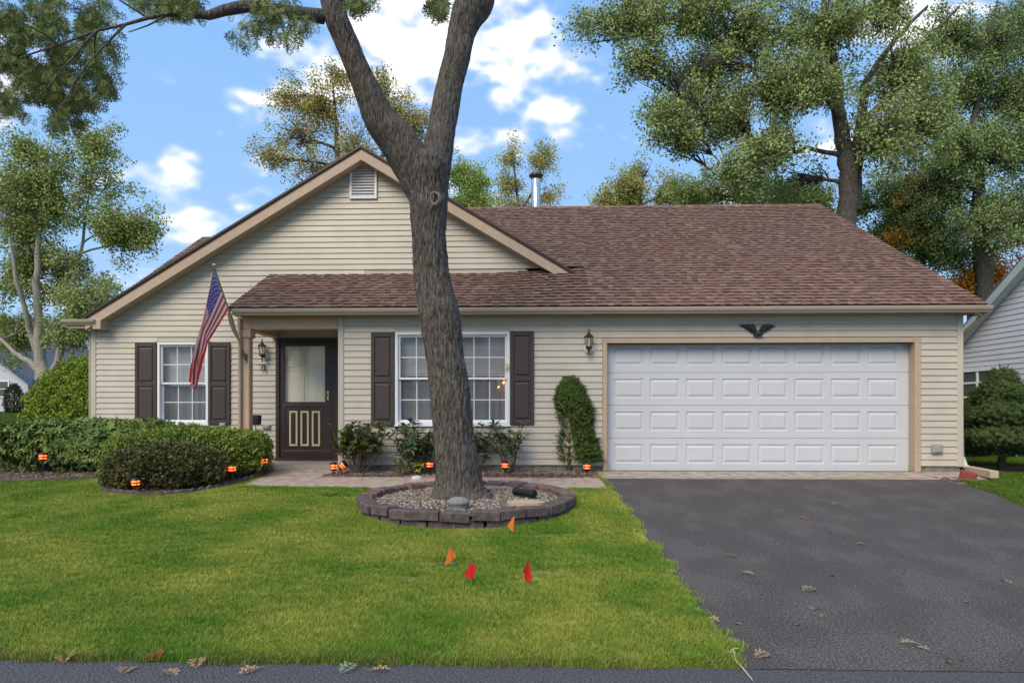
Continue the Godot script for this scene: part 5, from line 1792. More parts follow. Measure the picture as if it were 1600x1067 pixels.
# ---------------------------------------------------------------- small things in the yard
func path_light(u: float, v: float, label: String, p := Vector3.INF, tilt := 0.0) -> void:   # v: row of the glowing band
	var d := 10.0
	if p == Vector3.INF:
		for i in 30:   # the stake is 0.17 m below the glow
			var q := at(u, v, d)
			d = clampf(d + (gy(d) + .165 - q.y) * -6.0, 6.0, 11.5)
		p = at(u, v, d)
	var g := gy(-p.z)
	var y := p.y
	var t := thing("path_light", label, "path light", Vector3(p.x, g, p.z), "orange path lights along the beds")
	var tb := Basis(Vector3.FORWARD, tilt)
	var mb := MB.new()
	mb.tube([Vector3(p.x, g - .05, p.z), p + tb * Vector3(0, -.055, 0)], [.010, .011], 8)
	part("stake", mb.mesh(), M.black, t)
	mb = MB.new()
	mb.lathe(p, [[.030, -.046], [.046, -.036], [.052, -.022], [.055, 0.0], [.052, .024], [.045, .036]], 18, tb)
	mb.smooth()
	part("lamp_glass", mb.mesh(), M.lamp, t)
	mb = MB.new()
	mb.lathe(p, [[.054, -.009], [.061, -.009], [.061, .009], [.054, .009]], 18, tb)
	mb.lathe(p, [[.016, -.064], [.044, -.054], [.052, -.038], [.050, -.030]], 18, tb)
	for i in 4:
		var a := TAU * (i + .5) / 4
		var o := Vector3(cos(a), 0, sin(a))
		mb.tube([p + tb * (o * .050 + Vector3(0, -.036, 0)), p + tb * (o * .059), p + tb * (o * .05 + Vector3(0, .036, 0))], [.004, .004, .004], 5)
	part("cage", mb.mesh(), M.black, t)
	mb = MB.new()
	mb.lathe(p, [[.066, .032], [.066, .040], [.054, .056], [.030, .068], [.0, .073]], 18, tb)
	mb.smooth()
	part("cap", mb.mesh(), M.black, t)
	var l := OmniLight3D.new()
	l.name = "glow"
	l.light_color = Color(1.0, .42, .15)
	l.light_energy = .012
	l.light_size = .05
	l.omni_range = 8.0
	l.omni_attenuation = 2.0
	l.shadow_enabled = true
	t.add_child(l)
	l.position = p - t.position + Vector3(0, 0, .075)

func lantern(c: Vector3, label: String, d: float) -> void:   # c: middle of the glass, d: depth of the wall behind
	var t := thing("wall_lantern", label, "wall lantern", Vector3(c.x, c.y - .25, -d + .02), "wall lanterns")
	var o := Vector3(c.x, c.y, -d + .13)
	var mb := MB.new()
	mb.lathe(Vector3(c.x + .012, c.y - .115, -d + .017), [[.0, 0.0], [.085, .0], [.085, .014], [.07, .022], [0.0, .026]], 22, Basis(Vector3.RIGHT, PI / 2))
	part("mounting_plate", mb.mesh(), M.siding_white, t)
	mb = MB.new()
	mb.tube([Vector3(c.x, c.y - .115, -d + .03), Vector3(c.x, c.y - .135, -d + .08), o + Vector3(0, -.115, 0)], [.018, .016, .016], 10)
	mb.lathe(o, [[.0, -.24], [.008, -.228], [.014, -.215], [.008, -.20], [.018, -.17], [.013, -.15], [.035, -.125], [.055, -.11], [.058, -.095], [.047, -.085]], 14)
	part("arm", mb.mesh(), M.bronze, t)
	mb = MB.new()
	for i in 6:
		var a := TAU * i / 6
		var r := Vector3(cos(a), 0, sin(a))
		mb.tube([o + r * .046 + Vector3(0, -.09, 0), o + r * .07 + Vector3(0, .06, 0)], [.0045, .0045], 5)
	mb.lathe(o, [[.070, .055], [.078, .058], [.078, .068], [.06, .085], [.035, .105], [.025, .115], [.028, .125], [.012, .135], [.010, .15], [.018, .160], [.014, .175], [.004, .195], [.0, .205]], 14)
	part("cage", mb.mesh(), M.bronze, t)
	mb = MB.new()
	mb.lathe(o, [[.043, -.088], [.066, .056]], 6)
	part("lamp_glass", mb.mesh(), M.lantern_glass, t)
	mb = MB.new()
	mb.tube([o + Vector3(0, -.09, 0), o + Vector3(0, -.02, 0)], [.011, .011], 10)
	mb.lathe(o, [[.009, -.02], [.015, .0], [.010, .025], [.0, .045]], 10)
	part("bulb", mb.mesh(), M.white, t)

func make_flag() -> void:
	var t := thing("flag", "striped red white and blue flag with stars hanging from a pole on the porch post", "flag", at(381, 556, 10.66))
	var tip := at(334, 417, 10.05)
	var foot := at(382, 558, 10.66)
	var mb := MB.new()
	var pts := []
	for i in 9: pts.append(tip.lerp(foot, i / 8.0))
	mb.tube(pts, [.010, .011, .012, .012, .013, .013, .013, .014, .014], 10)
	part("pole", mb.mesh(), M.pole, t)
	mb = MB.new()
	mb.lathe(tip + Vector3(0, 0, 0), [[.0, -.012], [.014, -.008], [.012, .002], [.026, .014], [.029, .030], [.022, .046], [0.0, .054]], 14)
	mb.smooth()
	part("finial", mb.mesh(), M.gold, t)
	mb = MB.new()
	mb.tube([foot + (tip - foot) * .10, foot, foot + Vector3(.012, -.05, -.02)], [.022, .022, .016], 10)
	mb.cbox(foot + Vector3(-.02, -.10, -.045), foot + Vector3(.03, .06, -.028), .005)
	mb.tube([foot + Vector3(.01, -.06, 0), foot + Vector3(.03, -.10, .015), foot + Vector3(.01, -.14, .015), foot + Vector3(-.008, -.11, .01)], [.004, .004, .004, .004], 6)
	part("bracket", mb.mesh(), M.wire, t)
	mb = MB.new()   # furled sleeve below the cloth
	var sl := []
	var sr := []
	for i in 11:
		var f := i / 10.0
		sl.append(tip.lerp(foot, .46 + f * .36) + Vector3(-.02 * sin(f * PI), -.015 * sin(f * PI), .0))
		sr.append(.014 + .024 * sin(pow(f, .7) * PI))
	mb.tube(sl, sr, 10)
	part("sleeve", mb.mesh(), M.sleeve, t)
	# cloth: s runs down the hoist, f along the fly
	var ns := 78
	var nf := 56
	var grid := []
	var nz := noise(2.2, 31, 2)
	for i in ns + 1:
		var s := i / float(ns)
		for j in nf + 1:
			var f := j / float(nf)
			grid.append(flag_point(s, f, tip, foot, nz))
	mb = MB.new()
	for i in ns:
		for j in nf:
			var s := (i + .5) / ns
			var f := (j + .5) / nf
			var stripe := int(s * 13.0)
			var c := Color(.82, .045, .055) if stripe % 2 == 0 else Color(.92, .87, .85)
			if s < 7.0 / 13.0 and f < .33: c = Color(.19, .12, .38)
			mb.col = c
			mb.quad(grid[i * (nf + 1) + j], grid[(i + 1) * (nf + 1) + j], grid[(i + 1) * (nf + 1) + j + 1], grid[i * (nf + 1) + j + 1])
	mb.smooth()
	part("cloth", mb.mesh(), M.cloth, t)
	mb = MB.new()
	for r in 9:
		for c in (6 if r % 2 == 0 else 5):
			var s := (r + 1.0) / 10.0 * 7.0 / 13.0
			var f := ((c * 2 + 1 + r % 2) / 12.0) * .33
			var p := flag_point(s, f, tip, foot, nz)
			var ds := flag_point(s + .012, f, tip, foot, nz) - p
			var df := flag_point(s, f + .01, tip, foot, nz) - p
			var nn := ds.cross(df).normalized()
			var ex := df.normalized()
			var ey := nn.cross(ex)
			for side in [-.0022, .0022]:
				for k in 5:
					var a := TAU * k / 5
					var o := ex * cos(a) + ey * sin(a)
					var l := ex * cos(a - .63) + ey * sin(a - .63)
					var m := ex * cos(a + .63) + ey * sin(a + .63)
					mb.tri(p + nn * side, p + nn * side + l * .0048, p + nn * side + o * .011)
					mb.tri(p + nn * side, p + nn * side + o * .018, p + nn * side + m * .0048)
	part("stars", mb.mesh(), M.white, t)

func flag_point(s: float, f: float, tip: Vector3, foot: Vector3, nz: FastNoiseLite) -> Vector3:
	var h := tip.lerp(foot, .02 + s * .44) + Vector3(-.011, 0, 0)
	var a := Vector2(lerpf(327.0, 298.0, smoothstep(0.0, 1.0, f)), lerpf(430.0, 597.0, f))
	var lo0 := Vector2(356, 486).lerp(Vector2(323, 536), clampf(f / .42, 0, 1))
	var lo1 := Vector2(323, 536).lerp(Vector2(305, 608), clampf((f - .42) / .58, 0, 1))
	var b := lo0 if f < .42 else lo1
	var q := a.lerp(b, pow(s, 1.15))
	var dd := 10.05 + s * .3 + f * .22
	var w := at(q.x, q.y, dd)
	var p := h.lerp(w, smoothstep(0.0, .42, f)) if f < .42 else w
	var fold := sin(s * 15.0 + f * 2.0) * .075 * smoothstep(.15, .9, f) + sin(s * 5.0 - f * 4.0 + 1.0) * .06 * f
	p.z += fold + nz.get_noise_2d(s * 2.0, f * 2.0) * .03 * f
	p.x += cos(s * 15.0 + f * 2.0) * .016 * smoothstep(.2, 1.0, f)
	return p

func marker_flag(u: float, v: float, poly: Array, m: Material, label: String) -> void:   # poly: corners of the film in the photograph, first one at the wire's top
	var g := gnd(u, v)
	var t := thing("marker_flag", label, "marker flag", g, "utility marker flags in the lawn")
	var d := -g.z
	var p := []
	for k in poly: p.append(at(k[0], k[1], d + k[2]))
	var mb := MB.new()
	mb.tube([g + Vector3(0, -.04, 0), g.lerp(p[0], .5) + Vector3(.004, 0, 0), p[0] + Vector3(0, .004, 0)], [.0014, .0014, .0014], 5)
	part("wire", mb.mesh(), M.wire, t)
	mb = MB.new()
	var e := Vector3(0, 0, -.0012)
	for i in range(1, p.size() - 1):
		mb.tri(p[0], p[i], p[i + 1])
		mb.tri(p[0] + e, p[i + 1] + e, p[i] + e)
	for i in p.size(): mb.quad(p[i], p[(i + 1) % p.size()], p[(i + 1) % p.size()] + e, p[i] + e)
	part("film", mb.mesh(), m, t)

func fallen(u: float, v: float, l: float, c: Color, label: String, shape: Mesh, group: String) -> void:
	var g := gnd(u, v)
	var o := MeshInstance3D.new()
	o.name = "fallen_leaf"
	o.mesh = shape
	o.material_override = mat(c, .75)
	add_child(o, true)
	var b := Basis(Vector3.UP, rf(0, TAU)) * Basis(Vector3.RIGHT, -PI / 2 + rf(-.12, .12)) * Basis(Vector3.UP, rf(-.2, .2))
	o.transform = Transform3D(b * (l / .085), Vector3(g.x, g.y + .013, g.z))
	tag(o, label, "leaf", group)

func make_small_things() -> void:
	path_light(66, 714, "orange path light inside the broad-leaved hedge", at(66, 714, 9.98))
	path_light(203, 727, "orange path light almost hidden in the olive shrub", at(203, 728, 9.0))
	path_light(211, 753, "orange path light in front of the olive shrub", at(211, 754, 8.72))
	path_light(362, 732, "orange path light at the right end of the olive shrub", at(362, 732, 9.35))
	path_light(412, 720, "orange path light at the end of the clipped hedge by the door", at(412, 720, 10.1))
	path_light(521, 729, "orange path light at the corner of the twiggy bush", at(521, 729, 10.15))
	path_light(671, 727, "orange path light beside the left edge of the forked trunk", at(671, 726, 10.2))
	path_light(789, 727, "orange path light under the sparse rhododendron", at(789, 727, 10.2))
	path_light(917, 729, "orange path light at the foot of the dwarf spruce", at(917, 729, 10.12))
	path_light(535, 727, "tipped-over orange path light leaning behind an upright one", at(535, 727, 10.28), .9)
	lantern(at(410, 546, 12.05), "bronze wall lantern beside the front door", 12.15)
	lantern(at(920, 533, 10.6), "bronze wall lantern beside the garage door", 10.7)
	make_flag()
	# house number
	var hn := thing("house_number", "black house number 71 on siding under the door lantern", "house number", at(411, 575, 12.13))
	var i := 0
	for ch in ["7", "1"]:
		var tm := TextMesh.new()
		tm.text = ch
		var sf := SystemFont.new()
		sf.font_names = PackedStringArray(["Droid Serif"])
		tm.font = sf
		tm.font_size = 32
		tm.pixel_size = .0054
		tm.depth = .012
		var o := local("digit", tm, M.black, hn)
		o.position = Vector3(-.033 + i * .068, .0, .026)
		i += 1
	# eagle over the garage door
	var eg := thing("eagle_ornament", "dark metal eagle with raised wings above the garage door", "wall ornament", at(1185, 526, 10.68))
	for wing in [[[1184, 521], [1183, 516], [1181, 509], [1177, 506], [1170, 506], [1156, 507.5], [1164, 511.5], [1170, 515.5], [1175, 519.5], [1179, 520], [1181, 522]], [[1188, 521], [1187, 516], [1190, 510], [1195, 506.5], [1200, 506], [1213, 508.5], [1206, 512.5], [1201, 516], [1196, 518.5], [1192, 519], [1190, 522]]]:
		var mb := MB.new()
		extrude(mb, wing, 10.655, 10.672)
		part("wing", mb.mesh(), M.eagle, eg)
		var fm := MB.new()
		for k in 5:
			var root: Vector3 = at(wing[9][0], wing[9][1], 10.652).lerp(at(wing[1][0], wing[1][1], 10.652), k / 5.0)
			var end: Vector3 = at(wing[8][0], wing[8][1], 10.652).lerp(at(wing[5][0], wing[5][1], 10.652), (k + .4) / 5.0)
			fm.tube([root, root.lerp(end, .5) + Vector3(0, .006, 0), end], [.006, .007, .002], 5)
		part("feathers", fm.mesh(), M.eagle, eg)
	var body := MB.new()
	var ec := at(1186, 521, 10.64)
	body.lathe(ec + Vector3(0, -.045, 0), [[.0, -.005], [.028, .01], [.040, .035], [.036, .06], [.022, .08], [.0, .09]], 14, Basis(Vector3.FORWARD, .35))
	body.tube([ec + Vector3(.01, .02, .01), ec + Vector3(.035, .012, .02), ec + Vector3(.05, -.01, .022), ec + Vector3(.05, -.03, .022)], [.022, .022, .014, .003], 8)
	body.smooth()
	part("body", body.mesh(), M.eagle, eg)
	var tail := MB.new()
	extrude(tail, [[1183, 520], [1178, 522.5], [1180, 525], [1184, 526], [1190, 526], [1189, 522]], 10.63, 10.665)
	part("tail", tail.mesh(), M.eagle, eg)
	# round ornament on the window frame
	var om := MB.new()
	om.lathe(at(792, 573.5, 10.665), [[.0, 0.0], [.042, .002], [.048, .010], [.042, .018], [.03, .016], [.028, .022], [0.0, .024]], 18, Basis(Vector3.RIGHT, PI / 2) * Basis.from_scale(Vector3(.85, 1, 1.25)))
	var rn := part("round_thermometer", om.mesh(), M.cream, self)
	tag(rn, "small round cream ornament on the window frame by the shutter", "ornament")
	# boxes on the walls
	for k in [[1463, 701, 10.7, .17, .15, "grey outlet cover low on the siding right of the garage door"], [349, 665, 12.15, .13, .12, "grey outlet cover under the left window's shutter"], [417, 667, 12.15, .14, .09, "grey outlet cover on the siding left of the front door"]]:
		var c := at(k[0], k[1], k[2])
		var bt := thing("outlet_box", k[5], "outlet box", c)
		var mb := MB.new()
		mb.cbox(c + Vector3(-k[3] * .5, -k[4] * .5, .003), c + Vector3(k[3] * .5, k[4] * .5, .06), .014)
		part("cover", mb.mesh(), M.grey_plastic, bt)
		mb = MB.new()
		mb.cbox(c + Vector3(-k[3] * .32, -k[4] * .34, .05), c + Vector3(k[3] * .32, k[4] * .3, .072), .01)
		part("lid", mb.mesh(), M.grey_plastic, bt)
	# black flood lamp on a stake by the post
	var fb := at(399, 656, 11.3)
	var ft := thing("stake_spotlight", "black box spotlight on a thin stake left of the front door", "spotlight", Vector3(fb.x, 0, fb.z))
	var fm2 := MB.new()
	fm2.hexa([fb + Vector3(-.075, -.085, -.05), fb + Vector3(.075, -.085, -.05), fb + Vector3(.065, -.085, .05), fb + Vector3(-.065, -.085, .05), fb + Vector3(-.085, .075, -.05), fb + Vector3(.085, .075, -.05), fb + Vector3(.075, .085, .05), fb + Vector3(-.075, .085, .05)])
	part("housing", fm2.mesh(), M.black, ft)
	fm2 = MB.new()
	fm2.cbox(fb + Vector3(-.06, -.055, .0495), fb + Vector3(.06, .06, .058), .004)
	part("lens", fm2.mesh(), M.eagle, ft)
	fm2 = MB.new()
	fm2.tube([fb + Vector3(0, -.08, 0), Vector3(fb.x - .02, -.05, fb.z)], [.008, .008], 8)
	part("stake", fm2.mesh(), M.wire, ft)
	# door mat
	var dm := MB.new()
	var m0 := at(408, 722, 11.95)
	dm.cbox(Vector3(at(412, 0, 11.9).x, .022, -12.09), Vector3(at(474, 0, 11.5).x, .036, -11.5), .005)
	var mt := part("door_mat", dm.mesh(), M.green_rubber, self)
	tag(mt, "dark green mat on concrete at the front door", "door mat")
	# splash block, post and stones at the garage corner
	var sp := thing("splash_block", "red concrete block under the downspout at the garage corner", "block", gnd(1512, 752))
	var mb2 := MB.new()
	var s0 := gnd(1512, 752)
	mb2.cbox(Vector3(-.11, -.03, -.07), Vector3(.10, .15, .06), .018, Transform3D(Basis(Vector3.UP, -.5) * Basis(Vector3.FORWARD, .22), s0))
	part("red_block", mb2.mesh(), M.red_block, sp)
	mb2 = MB.new()
	mb2.cbox(Vector3(-.13, -.01, .062), Vector3(.11, .04, .09), .01, Transform3D(Basis(Vector3.UP, -.5), s0))
	part("chipped_foot", mb2.mesh(), M.block_red, sp)
	mb2 = MB.new()
	var w0 := gnd(1520, 741)
	var w1 := gnd(1546, 750)
	var wd := (w1 - w0)
	mb2.cbox(Vector3(-.05, .0, -.02), Vector3(.07, .11, wd.length() + .25), .008, Transform3D(Basis(Vector3.UP, atan2(wd.x, wd.z)), w0 - wd * .2 + Vector3(0, .0, 0)))
	var wp := part("timber_offcut", mb2.mesh(), M.wood, self)
	tag(wp, "weathered wooden timber lying beside the red block", "timber")
	var k3 := 0
	for k in [[1462, 748, .05], [1478, 750, .07], [1492, 748, .05], [1503, 757, .06], [1486, 753, .04]]:
		var c := gnd(k[0], k[1])
		var mb := MB.new()
		mb.lathe(c + Vector3(0, -.01, 0), [[k[2] * .9, 0.0], [k[2], k[2] * .3], [k[2] * .7, k[2] * .7], [0.0, k[2] * .8]], 8, Basis(Vector3.UP, k3) * Basis.from_scale(Vector3(1.3, 1, .9)))
		mb.smooth()
		var o := part("loose_stone", mb.mesh(), M.block_red, self)
		tag(o, "small brown stone on the ground at the garage corner", "stone", "stones at the garage corner")
		k3 += 1
	var ws := MB.new()
	var wc := gnd(651, 750)
	ws.lathe(wc, [[.065, 0.0], [.075, .03], [.055, .06], [0.0, .07]], 10, Basis.from_scale(Vector3(1.2, 1, 1)))
	ws.smooth()
	var wo := part("white_stone", ws.mesh(), M.rock, self)
	wo.material_override = mat(Color(.52, .50, .47), .9)
	tag(wo, "pale round stone on the edging behind the block ring", "stone")
	# marker flags
	marker_flag(709, 893, [[703, 853, 0.0], [713, 870.5, .03], [694, 885, -.02]], M.orange_film, "orange film marker flag in the open lawn near a red one")
	marker_flag(801, 842, [[804, 805, 0.0], [792.5, 821, -.02], [801.5, 832, 0.0], [804, 820, .02]], M.orange_film, "orange film marker flag against the block ring")
	marker_flag(738, 918, [[734, 879, 0.0], [744.5, 884, .02], [742, 897, .02], [736, 906, .0], [725.5, 900, -.02], [730, 888, -.01]], M.red_film, "square red film marker flag beside an orange one")
	marker_flag(826, 922, [[826, 874, 0.0], [817, 893, -.03], [819.5, 896, .0], [819, 903, .0], [824.5, 911, .02], [831, 904, .02], [829, 888, .01]], M.red_film, "folded red film marker flag beside a bare patch of lawn")
	# leaves and litter
	var oak := leaf_oak(.1)
	var bit := leaf_simple(.1, .06)
	var green := Color(.20, .27, .10)
	var tan_ := Color(.36, .22, .11)
	var dry := Color(.14, .075, .045)
	for k in [[925, 130], [583, 327], [642, 390], [857, 437], [845, 517], [875, 545], [1225, 637]]:
		fallen(900 + k[0] * .4375, 730 + k[1] * .4375, rf(.085, .115), tint(green, Color(.27, .30, .14), .15), "green lobed oak leaf fallen on the driveway", oak, "green leaves on the driveway")
	for k in [[1045, 282], [830, 188], [187, 192], [327, 387], [462, 545], [1270, 662], [1560, 420], [640, 688]]:
		fallen(900 + k[0] * .4375, 730 + k[1] * .4375, rf(.07, .10), tint(tan_, Color(.42, .27, .15), .2), "tan dry oak leaf fallen on the driveway", oak, "tan leaves on the driveway")
	for k in [[730, 72], [1258, 152], [1160, 397], [945, 380], [378, 375], [360, 262], [625, 268], [900, 237], [650, 125], [1370, 245], [1410, 488], [783, 570], [593, 570], [547, 572], [670, 457], [880, 95], [1030, 105], [735, 138], [1530, 222], [1345, 690], [1370, 695], [1330, 697], [220, 160], [905, 392], [1170, 428], [468, 278], [747, 360], [885, 178], [570, 200], [1190, 605]]:
		fallen(900 + k[0] * .4375, 730 + k[1] * .4375, rf(.025, .045), tint(dry, Color(.22, .11, .06), .3), "tiny dark brown leaf scrap on the driveway", bit, "leaf scraps on the driveway")
	for k in [[505, 845, 0], [682, 826, 0], [812, 822, 0], [262, 798, 0], [1540, 828, 0], [1085, 815, 0], [652, 790, 1], [1415, 842, 2]]:
		var c: Color = [Color(.42, .25, .12), Color(.40, .055, .03), Color(.24, .30, .17)][k[2]]
		fallen(k[0] * .375, 740 + k[1] * .375, rf(.10, .125), c, ["tan oak leaf lying on the street along the lawn edge", "red oak leaf lying at the street edge of the lawn", "pale green oak leaf lying on the street along the lawn edge"][k[2]], oak, "leaves along the street edge" if k[2] == 0 else "")
	for k in [[425, 850], [515, 865], [450, 915], [350, 922], [262, 900], [545, 780]]:
		fallen(k[0], k[1], rf(.06, .09), tint(Color(.38, .33, .20), Color(.30, .22, .12), .15), "pale dry leaf resting on the lawn", oak, "leaves on the lawn")
	for i2 in 46:
		fallen(rf(955, 1590), rf(775, 1025), rf(.012, .022), tint(Color(.40, .32, .20), Color(.25, .14, .07), .3), "pale acorn crumb on the driveway asphalt", bit, "crumbs on the driveway")
	var tw := MB.new()
	tw.tube([gnd(1146, 1022) + Vector3(0, .03, 0), gnd(1150, 1036) + Vector3(0, .014, 0), gnd(1162, 1048) + Vector3(0, .011, 0), gnd(1176, 1065) + Vector3(0, .010, 0)], [.006, .007, .006, .004], 7)
	tw.tube([gnd(1139, 1027) + Vector3(0, .025, 0), gnd(1147, 1023) + Vector3(0, .035, 0), gnd(1155, 1021) + Vector3(0, .03, 0)], [.004, .006, .003], 6)
	var to := part("twig", tw.mesh(), M.wood, self)
	tag(to, "pale bent twig at the corner of lawn, driveway and street", "twig")
	# chandelier inside, its two lit bulbs show through the window
	var cl := thing("indoor_lamp", "two small lit bulbs of a lamp seen through the window", "lamp", at(787, 596, 10.86))
	var lm := MB.new()
	var l0 := at(779, 605, 10.87)
	var l1 := at(787, 598, 10.87)
	lm.tube([l0, l0.lerp(l1, .5) + Vector3(0, .03, 0), l1, l1 + Vector3(.04, .3, 0)], [.004, .004, .004, .004], 6)
	part("arm", lm.mesh(), M.brass, cl)
	for q in [l0, l1]:
		lm = MB.new()
		lm.lathe(q, [[.0, -.018], [.012, -.012], [.016, 0.0], [.012, .014], [.0, .026]], 10)
		part("bulb", lm.mesh(), M.bulb, cl)
	var ol := OmniLight3D.new()
	ol.name = "glow"
	ol.light_color = Color(1.0, .65, .35)
	ol.light_energy = .02
	ol.light_size = .03
	ol.omni_range = 6.0
	ol.omni_attenuation = 2.0
	ol.shadow_enabled = true
	cl.add_child(ol)
	ol.position = l1 - cl.position + Vector3(0, 0, .03)

func extrude(mb: MB, poly: Array, d0: float, d1: float) -> void:   # a thick plate whose outline is given in the photograph
	var pts := PackedVector2Array()
	for k in poly:
		var p := at(k[0], k[1], d0)
		pts.append(Vector2(p.x, p.y))
	var tri := Geometry2D.triangulate_polygon(pts)
	for z in [-d0, -d1]:
		for i in range(0, tri.size(), 3):
			mb.tri(Vector3(pts[tri[i]].x, pts[tri[i]].y, z), Vector3(pts[tri[i + 1]].x, pts[tri[i + 1]].y, z), Vector3(pts[tri[i + 2]].x, pts[tri[i + 2]].y, z))
	for i in pts.size():
		var a := pts[i]
		var b := pts[(i + 1) % pts.size()]
		mb.quad(Vector3(a.x, a.y, -d0), Vector3(b.x, b.y, -d0), Vector3(b.x, b.y, -d1), Vector3(a.x, a.y, -d1))

# ---------------------------------------------------------------- neighbours
func simple_window(w: Node3D, o: Vector3, ex: Vector3, out: Vector3, wd: float, ht: float, cols: int, rows: int) -> void:   # o: lower left corner on the wall
	var up := Vector3.UP
	var b := func(x0: float, x1: float, y0: float, y1: float, z0: float, z1: float) -> ArrayMesh:
		var mb := MB.new()
		var p := []
		for y in [y0, y1]:
			p.append_array([o + ex * x0 + up * y + out * z0, o + ex * x1 + up * y + out * z0, o + ex * x1 + up * y + out * z1, o + ex * x0 + up * y + out * z1])
		mb.hexa(p)
		return mb.mesh()
	part("pane", b.call(.02, wd - .02, .02, ht - .02, .012, .022), M.dark_glass, w)
	for k in [[0.0, wd, 0.0, .07], [0.0, wd, ht - .07, ht], [0.0, .07, .07, ht - .07], [wd - .07, wd, .07, ht - .07]]:
		part("frame", b.call(k[0], k[1], k[2], k[3], .01, .05), M.vinyl, w)
	for i in range(1, cols): part("muntin", b.call(wd * i / cols - .03, wd * i / cols + .03, .07, ht - .07, .012, .042), M.vinyl, w)
	for i in range(1, rows): part("muntin", b.call(.07, wd - .07, ht * i / rows - .022, ht * i / rows + .022, .012, .040), M.vinyl, w)

func make_neighbours() -> void:
	M.dark_glass = mat(Color(.10, .085, .065), .08)
	# right: gable end along x = 10.2
	var X := 10.2
	var t := thing("neighbour_house", "white-sided neighbour house with pale green roof trim beyond the garage corner", "house", Vector3(X, 0, -11))
	var d0 := 16.2
	var dr := 11.0
	var d1 := 5.8
	var ye := 2.44
	var yr := ye + (d0 - dr) * .635
	var mb := MB.new()
	mb.box(Vector3(X + .01, -.3, -d0), Vector3(X + 8, ye, -d1))
	mb.hexa([Vector3(X + .01, ye, -d0), Vector3(X + 8, ye, -d0), Vector3(X + 8, ye, -d1), Vector3(X + .01, ye, -d1), Vector3(X + .01, yr - .02, -dr - .02), Vector3(X + 8, yr - .02, -dr - .02), Vector3(X + 8, yr - .02, -dr + .02), Vector3(X + .01, yr - .02, -dr + .02)])
	var wall := part("wall", mb.mesh(), M.siding_white, t)
	var y := .25
	while y < yr - .1:
		var top := y + .115
		var back := d0 if y < ye else d0 - (y - ye) / .635
		var front := d1 if y < ye else d1 + (y - ye) / .635
		var b := MB.new()
		b.hexa([Vector3(X + .012, y, -back), Vector3(X + .012, y, -front), Vector3(X - .014, y, -front), Vector3(X - .014, y, -back), Vector3(X + .012, top - .002, -back), Vector3(X + .012, top - .002, -front), Vector3(X - .001, top - .002, -front), Vector3(X - .001, top - .002, -back)])
		part("siding_board", b.mesh(), M.siding_white, wall)
		y = top
	for s in [[d0 + .32, ye - .20], [d1 - .32, ye - .20]]:
		var b := MB.new()
		var e := Vector3(0, -.20, 0)
		var lo := Vector3(X - .22, s[1] + .06, -s[0])
		var hi := Vector3(X - .22, yr + .07, -dr)
		var w := Vector3(.035, 0, 0)
		b.hexa([lo + e, hi + e, hi + e + w, lo + e + w, lo, hi, hi + w, lo + w])
		part("rake_board", b.mesh(), M.pale_green, t)
		b = MB.new()
		w = Vector3(8.6, 0, 0)
		e = Vector3(0, .05, 0)
		b.hexa([lo, hi, hi + w, lo + w, lo + e, hi + e, hi + e + w, lo + e + w])
		part("roof", b.mesh(), M.slate, t)
		b = MB.new()
		w = Vector3(.20, 0, 0)
		e = Vector3(0, -.19, 0)
		var e2 := Vector3(0, -.17, 0)
		var x3 := Vector3(.036, 0, 0)
		b.hexa([lo + e + x3, hi + e + x3, hi + e + w, lo + e + w, lo + e2 + x3, hi + e2 + x3, hi + e2 + w, lo + e2 + w])
		part("soffit", b.mesh(), M.siding_white, t)
	var wn := holder("window", t)
	simple_window(wn, Vector3(X - .014, .95, -16.05), Vector3(0, 0, 1), Vector3(-1, 0, 0), 1.38, .98, 2, 3)
	# left: gable end with blue trim
	var D := 38.0
	var c := at(48, 588, D)
	var g := gy(D) - .3
	t = thing("neighbour_house", "pale grey house with dark blue roof trim far behind the hedge", "house", Vector3(c.x - 4, gy(D), -D))
	mb = MB.new()
	var x0 := c.x - 9.0
	mb.box(Vector3(x0, g, -D - 9), Vector3(c.x, c.y - .1, -D))
	var pk := Vector3((x0 + c.x) * .5, c.y + 4.5 * .73, -D)
	mb.hexa([Vector3(x0, c.y - .1, -D - 9), Vector3(c.x, c.y - .1, -D - 9), Vector3(c.x, c.y - .1, -D), Vector3(x0, c.y - .1, -D), pk + Vector3(-.05, 0, -9), pk + Vector3(.05, 0, -9), pk + Vector3(.05, 0, 0), pk + Vector3(-.05, 0, 0)])
	part("wall", mb.mesh(), M.siding_pale, t)
	for s in [-1.0, 1.0]:
		var b := MB.new()
		var lo := Vector3(pk.x + s * 4.85, c.y - .28, -D + .35)
		var hi := pk + Vector3(0, .12, .35)
		var e := Vector3(0, -.42, 0)
		var w := Vector3(0, 0, -.06)
		b.hexa([lo + e, hi + e, hi + e + w, lo + e + w, lo, hi, hi + w, lo + w])
		part("rake_board", b.mesh(), M.blue_trim, t)
		b = MB.new()
		w = Vector3(0, 0, -9.8)
		e = Vector3(0, .10, 0)
		b.hexa([lo, hi, hi + w, lo + w, lo + e, hi + e, hi + e + w, lo + e + w])
		part("roof", b.mesh(), M.slate, t)
	mb = MB.new()
	mb.box(Vector3(c.x - .16, g, -D - .02), Vector3(c.x + .05, c.y - .1, -D + .03))
	part("corner_board", mb.mesh(), M.blue_trim, t)
	wn = holder("window", t)
	var wo := at(14, 621, D)
	simple_window(wn, Vector3(wo.x - 1.5, wo.y, -D), Vector3(1, 0, 0), Vector3(0, 0, 1), 1.5, 1.0, 2, 2)
	mb = MB.new()
	var g0 := at(-40, 600, 46.0)
	var g1 := at(62, 590, 46.0)
	mb.box(Vector3(g0.x, gy(46) - .3, -54), Vector3(g1.x, g1.y, -46))
